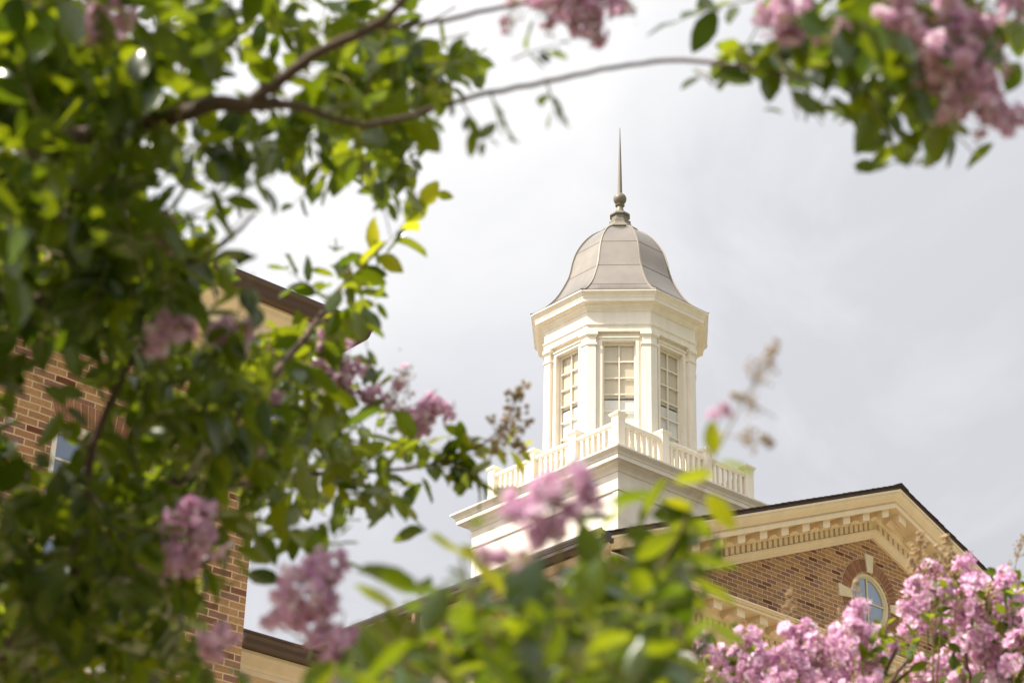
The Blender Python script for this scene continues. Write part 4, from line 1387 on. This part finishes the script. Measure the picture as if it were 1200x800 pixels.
# ---------------------------------------------------------------- the close bush at the bottom middle
bush = empty('crape_myrtle_bush', ground_under(640, 1.9), "blurred leafy crape myrtle bush close to the camera in front of the gabled building", 'bush')
bb = ground_under(640, 1.9)
trunk(bb, [bb + Vector((0.02, 0.0, .5)), bb + Vector((0, 0.02, 1.1)), at(650, 1150, 1.9), at(660, 900, 1.9)], bush)
limbs['b1'] = branch([(660, 900, 2.2, .006), (700, 800, 2.2, .0032), (760, 690, 2.2, .0024), (805, 605, 2.15, .0018), (832, 545, 2.15, .0014), (855, 500, 2.15, .001), (895, 425, 2.15, .0007)], 'branch', bush, m=M_twig)
limbs['b2'] = branch([(660, 900, 1.9, .006), (600, 800, 1.9, .004), (560, 720, 1.9, .003), (540, 650, 1.9, .0015)], 'branch', bush, m=M_twig)
limbs['b3'] = branch([(680, 840, 1.9, .005), (660, 740, 1.9, .0035), (655, 660, 1.85, .0025), (650, 600, 1.85, .0018)], 'branch', bush, m=M_twig)
limbs['b4'] = branch([(620, 860, 1.9, .005), (500, 800, 1.9, .003), (440, 720, 1.9, .0015)], 'branch', bush, m=M_twig)
CEN = ["00000000000000001000000", "00000000000000022000000", "00000000001122443000000", "00000000112456653000000", "00000000134678852000000", "00000001478999971000000"]
levC, gridC = densmap(CEN, 0, 500)
accC = mk_accept(lambda x, y: (-1 if 330 < x < 870 else 0) if y > 800 else levC(x, y) if y >= 500 else 0, .25, .0)
lvD, lvE = Leaves(), Leaves(); tw2 = MB()
fill(levC, gridC, lvD, tw2, 3.3, lambda x, y: 2.3 + rng.uniform(-.2, .6), y0=500, accept=accC, droop=.15, size=.060)
for _ in range(70):
    px, py = rng.uniform(330, 900), rng.uniform(815, 1150)
    twig(lvD, tw2, at(px, py, 1.9 + rng.uniform(-.3, .5)), axis_dir(rng.uniform(-70, 70)), rng.uniform(.12, .2), droop=.1, size=.05, accept=accC)
def lone(lv, px, py, d, an, sz, out=.0, up=None):
    dr = axis_dir(an, out)
    lv.leaf(tuple(at(px, py, d) - dr * sz * .5), tuple(dr), tuple(up or (Vector((0, 0, 1)) + rv() * .5)), sz, sz * .48)
# the big single leaves that read against the sky and the cream base
for px, py, an, sz in ((530, 645, -60, .055), (565, 672, -40, .07), (500, 690, -75, .06), (455, 680, -70, .07), (440, 700, -60, .05), (835, 512, -8, .045), (862, 545, 95, .042), (812, 560, -95, .05), (845, 600, 140, .055), (795, 590, -60, .04),
                       (715, 610, 40, .05), (690, 640, -20, .05), (740, 585, 70, .045), (615, 655, -50, .055), (770, 640, 60, .05), (830, 660, 100, .055), (840, 690, 110, .05), (805, 705, 95, .05), (850, 740, 120, .05)):
    lone(lvE if random.random() < .5 or px > 790 and py < 610 else lvD, px, py, 2.05 + random.uniform(-.1, .12), an, sz * (.85 if px > 790 and py < 610 else 1.05), random.uniform(-.3, .3))
lvD.build('foliage', M_leaf, bush, tw2); lvE.build('young_foliage', M_leaf_young, bush)
for px, py, d, an, h in ((665, 568, 1.85, 30, 76), (640, 585, 1.85, -20, 80), (605, 600, 1.85, -60, 80), (690, 590, 1.85, 50, 50), (575, 650, 1.85, -60, 46), (612, 655, 1.85, 10, 30)):
    bloom(px, py, d, an, h, bush)
bloom(845, 483, 2.1, 20, 30, bush, var=3)
for px, py, an, h, k in ((898, 425, 25, 70, 1), (876, 470, -60, 50, 0), (885, 516, 100, 50, 2), (640, 615, 120, 60, 0)):
    bloom(px, py, 2.15, an, h, bush, var=k, meshes=SEED, name='seed_head')

# ---------------------------------------------------------------- two flowering shrubs at the lower right
def shrub(name_label, cx, d, blooms, leaves_zone, tops, seeds=()):
    base = ground_under(cx, d)
    t = empty('crape_myrtle_shrub', base, name_label, 'shrub', 'pink flowering shrubs below the gable')
    for k in range(3):
        o = Vector((random.uniform(-.12, .12), random.uniform(-.12, .12), 0))
        topx = cx + (k - 1) * 70
        MB().tube([base + o * .5, base + o + Vector((0, 0, 1.3)), at(topx, 1000, d), at(topx + random.uniform(-10, 10), 850, d)], [.035, .03, .02, .012], 8).build('trunk', M_bark, t, smooth=60)
        for q in range(3):
            ex = topx + random.uniform(-70, 70)
            branch([(topx, 850, d, .010), (topx + (ex - topx) * .4, 820, d, .008), (ex, 770 + random.uniform(-20, 20), d + random.uniform(-.2, .2), .004)], 'branch', t)
    lv = Leaves(); tm = MB()
    for (x0, x1, y0, y1, n) in leaves_zone:
        for _ in range(n):
            px, py = rng.uniform(x0, x1), rng.uniform(y0, y1)
            twig(lv, tm, at(px, py, d + rng.uniform(-.25, .45)), axis_dir(rng.uniform(-80, 80), rng.normal(0, .4)), rng.uniform(.1, .2), size=.058, droop=.15)
    for px, py, an, h in blooms:
        dd = d + random.uniform(-.25, .3)
        ob, p = bloom(px, py, dd, an, h * .92, t)
        # flower stalk down into the shrub
        tm.tube([p, p - axis_dir(an * .4) * .12, p - axis_dir(an * .2) * .30 + CF * .05], [.002, .0026, .004], 5)
    for px, py, an, h, k in seeds:
        bloom(px, py, d - .1, an, h, t, var=k, meshes=SEED, name='seed_head')
    lv.build('foliage', M_leaf, t, tm)
    return t
random.seed(5)
bl1 = [(874, 748, -5, 74), (900, 765, 12, 70), (815, 765, -15, 60), (840, 785, 0, 56), (938, 742, -12, 84), (958, 756, 8, 84), (976, 752, 14, 72), (1007, 722, 6, 78), (1012, 748, 20, 70), (990, 772, -5, 80), (950, 782, -18, 76), (1022, 772, 25, 66), (918, 790, 5, 64), (876, 785, -15, 56), (1030, 795, 10, 60), (970, 795, 0, 70), (795, 782, -25, 40), (850, 805, 0, 60), (1000, 808, 8, 70), (925, 765, -20, 60), (1000, 735, -22, 56), (935, 812, 0, 60), (1035, 752, 35, 44), (895, 812, 0, 56)]
bl1 = bl1 + [(822, 752, -8, 64), (800, 768, 5, 60), (852, 762, 6, 60)]
bl1 = [(x, y + (12 if x < 905 else 7), a_, h_ * .92) for x, y, a_, h_ in bl1]
shrub("pink crape myrtle shrub in full flower below the round window", 930, 6.0, bl1, [(780, 1060, 790, 880, 30), (785, 840, 745, 800, 6)], None,
      [(925, 706, 5, 36, 1), (1002, 690, 5, 26, 2), (985, 725, -10, 30, 0)])
bl2 = [(1088, 678, 0, 56), (1066, 712, -15, 60), (1078, 690, -25, 46), (1130, 672, 5, 74), (1140, 700, 10, 70), (1108, 690, 10, 36), (1182, 684, 8, 66), (1192, 708, 12, 66), (1165, 722, 10, 70), (1180, 742, 0, 66), (1150, 745, -10, 60), (1135, 730, 5, 44), (1082, 775, -25, 60), (1105, 785, -10, 46), (1150, 775, 5, 66), (1175, 782, 10, 70), (1195, 765, 10, 60), (1120, 760, 10, 40), (1070, 795, -20, 44), (1160, 800, 0, 60), (1100, 730, -8, 40), (1120, 715, 15, 40), (1210, 735, 15, 60), (1125, 800, 0, 50)]
shrub("pink crape myrtle shrub at right edge with brown seed heads among its flowers", 1150, 6.5, bl2, [(1060, 1240, 780, 880, 26), (1070, 1130, 725, 780, 5), (1150, 1230, 690, 790, 16)], None,
      [(1078, 650, 0, 60, 1), (1072, 672, -20, 40, 0), (1110, 668, 10, 50, 1), (1098, 700, 5, 50, 0), (1105, 645, 15, 40, 2), (1195, 640, 10, 36, 1), (1120, 695, 0, 60, 0), (1090, 715, -10, 40, 1), (1160, 700, 5, 40, 2)])
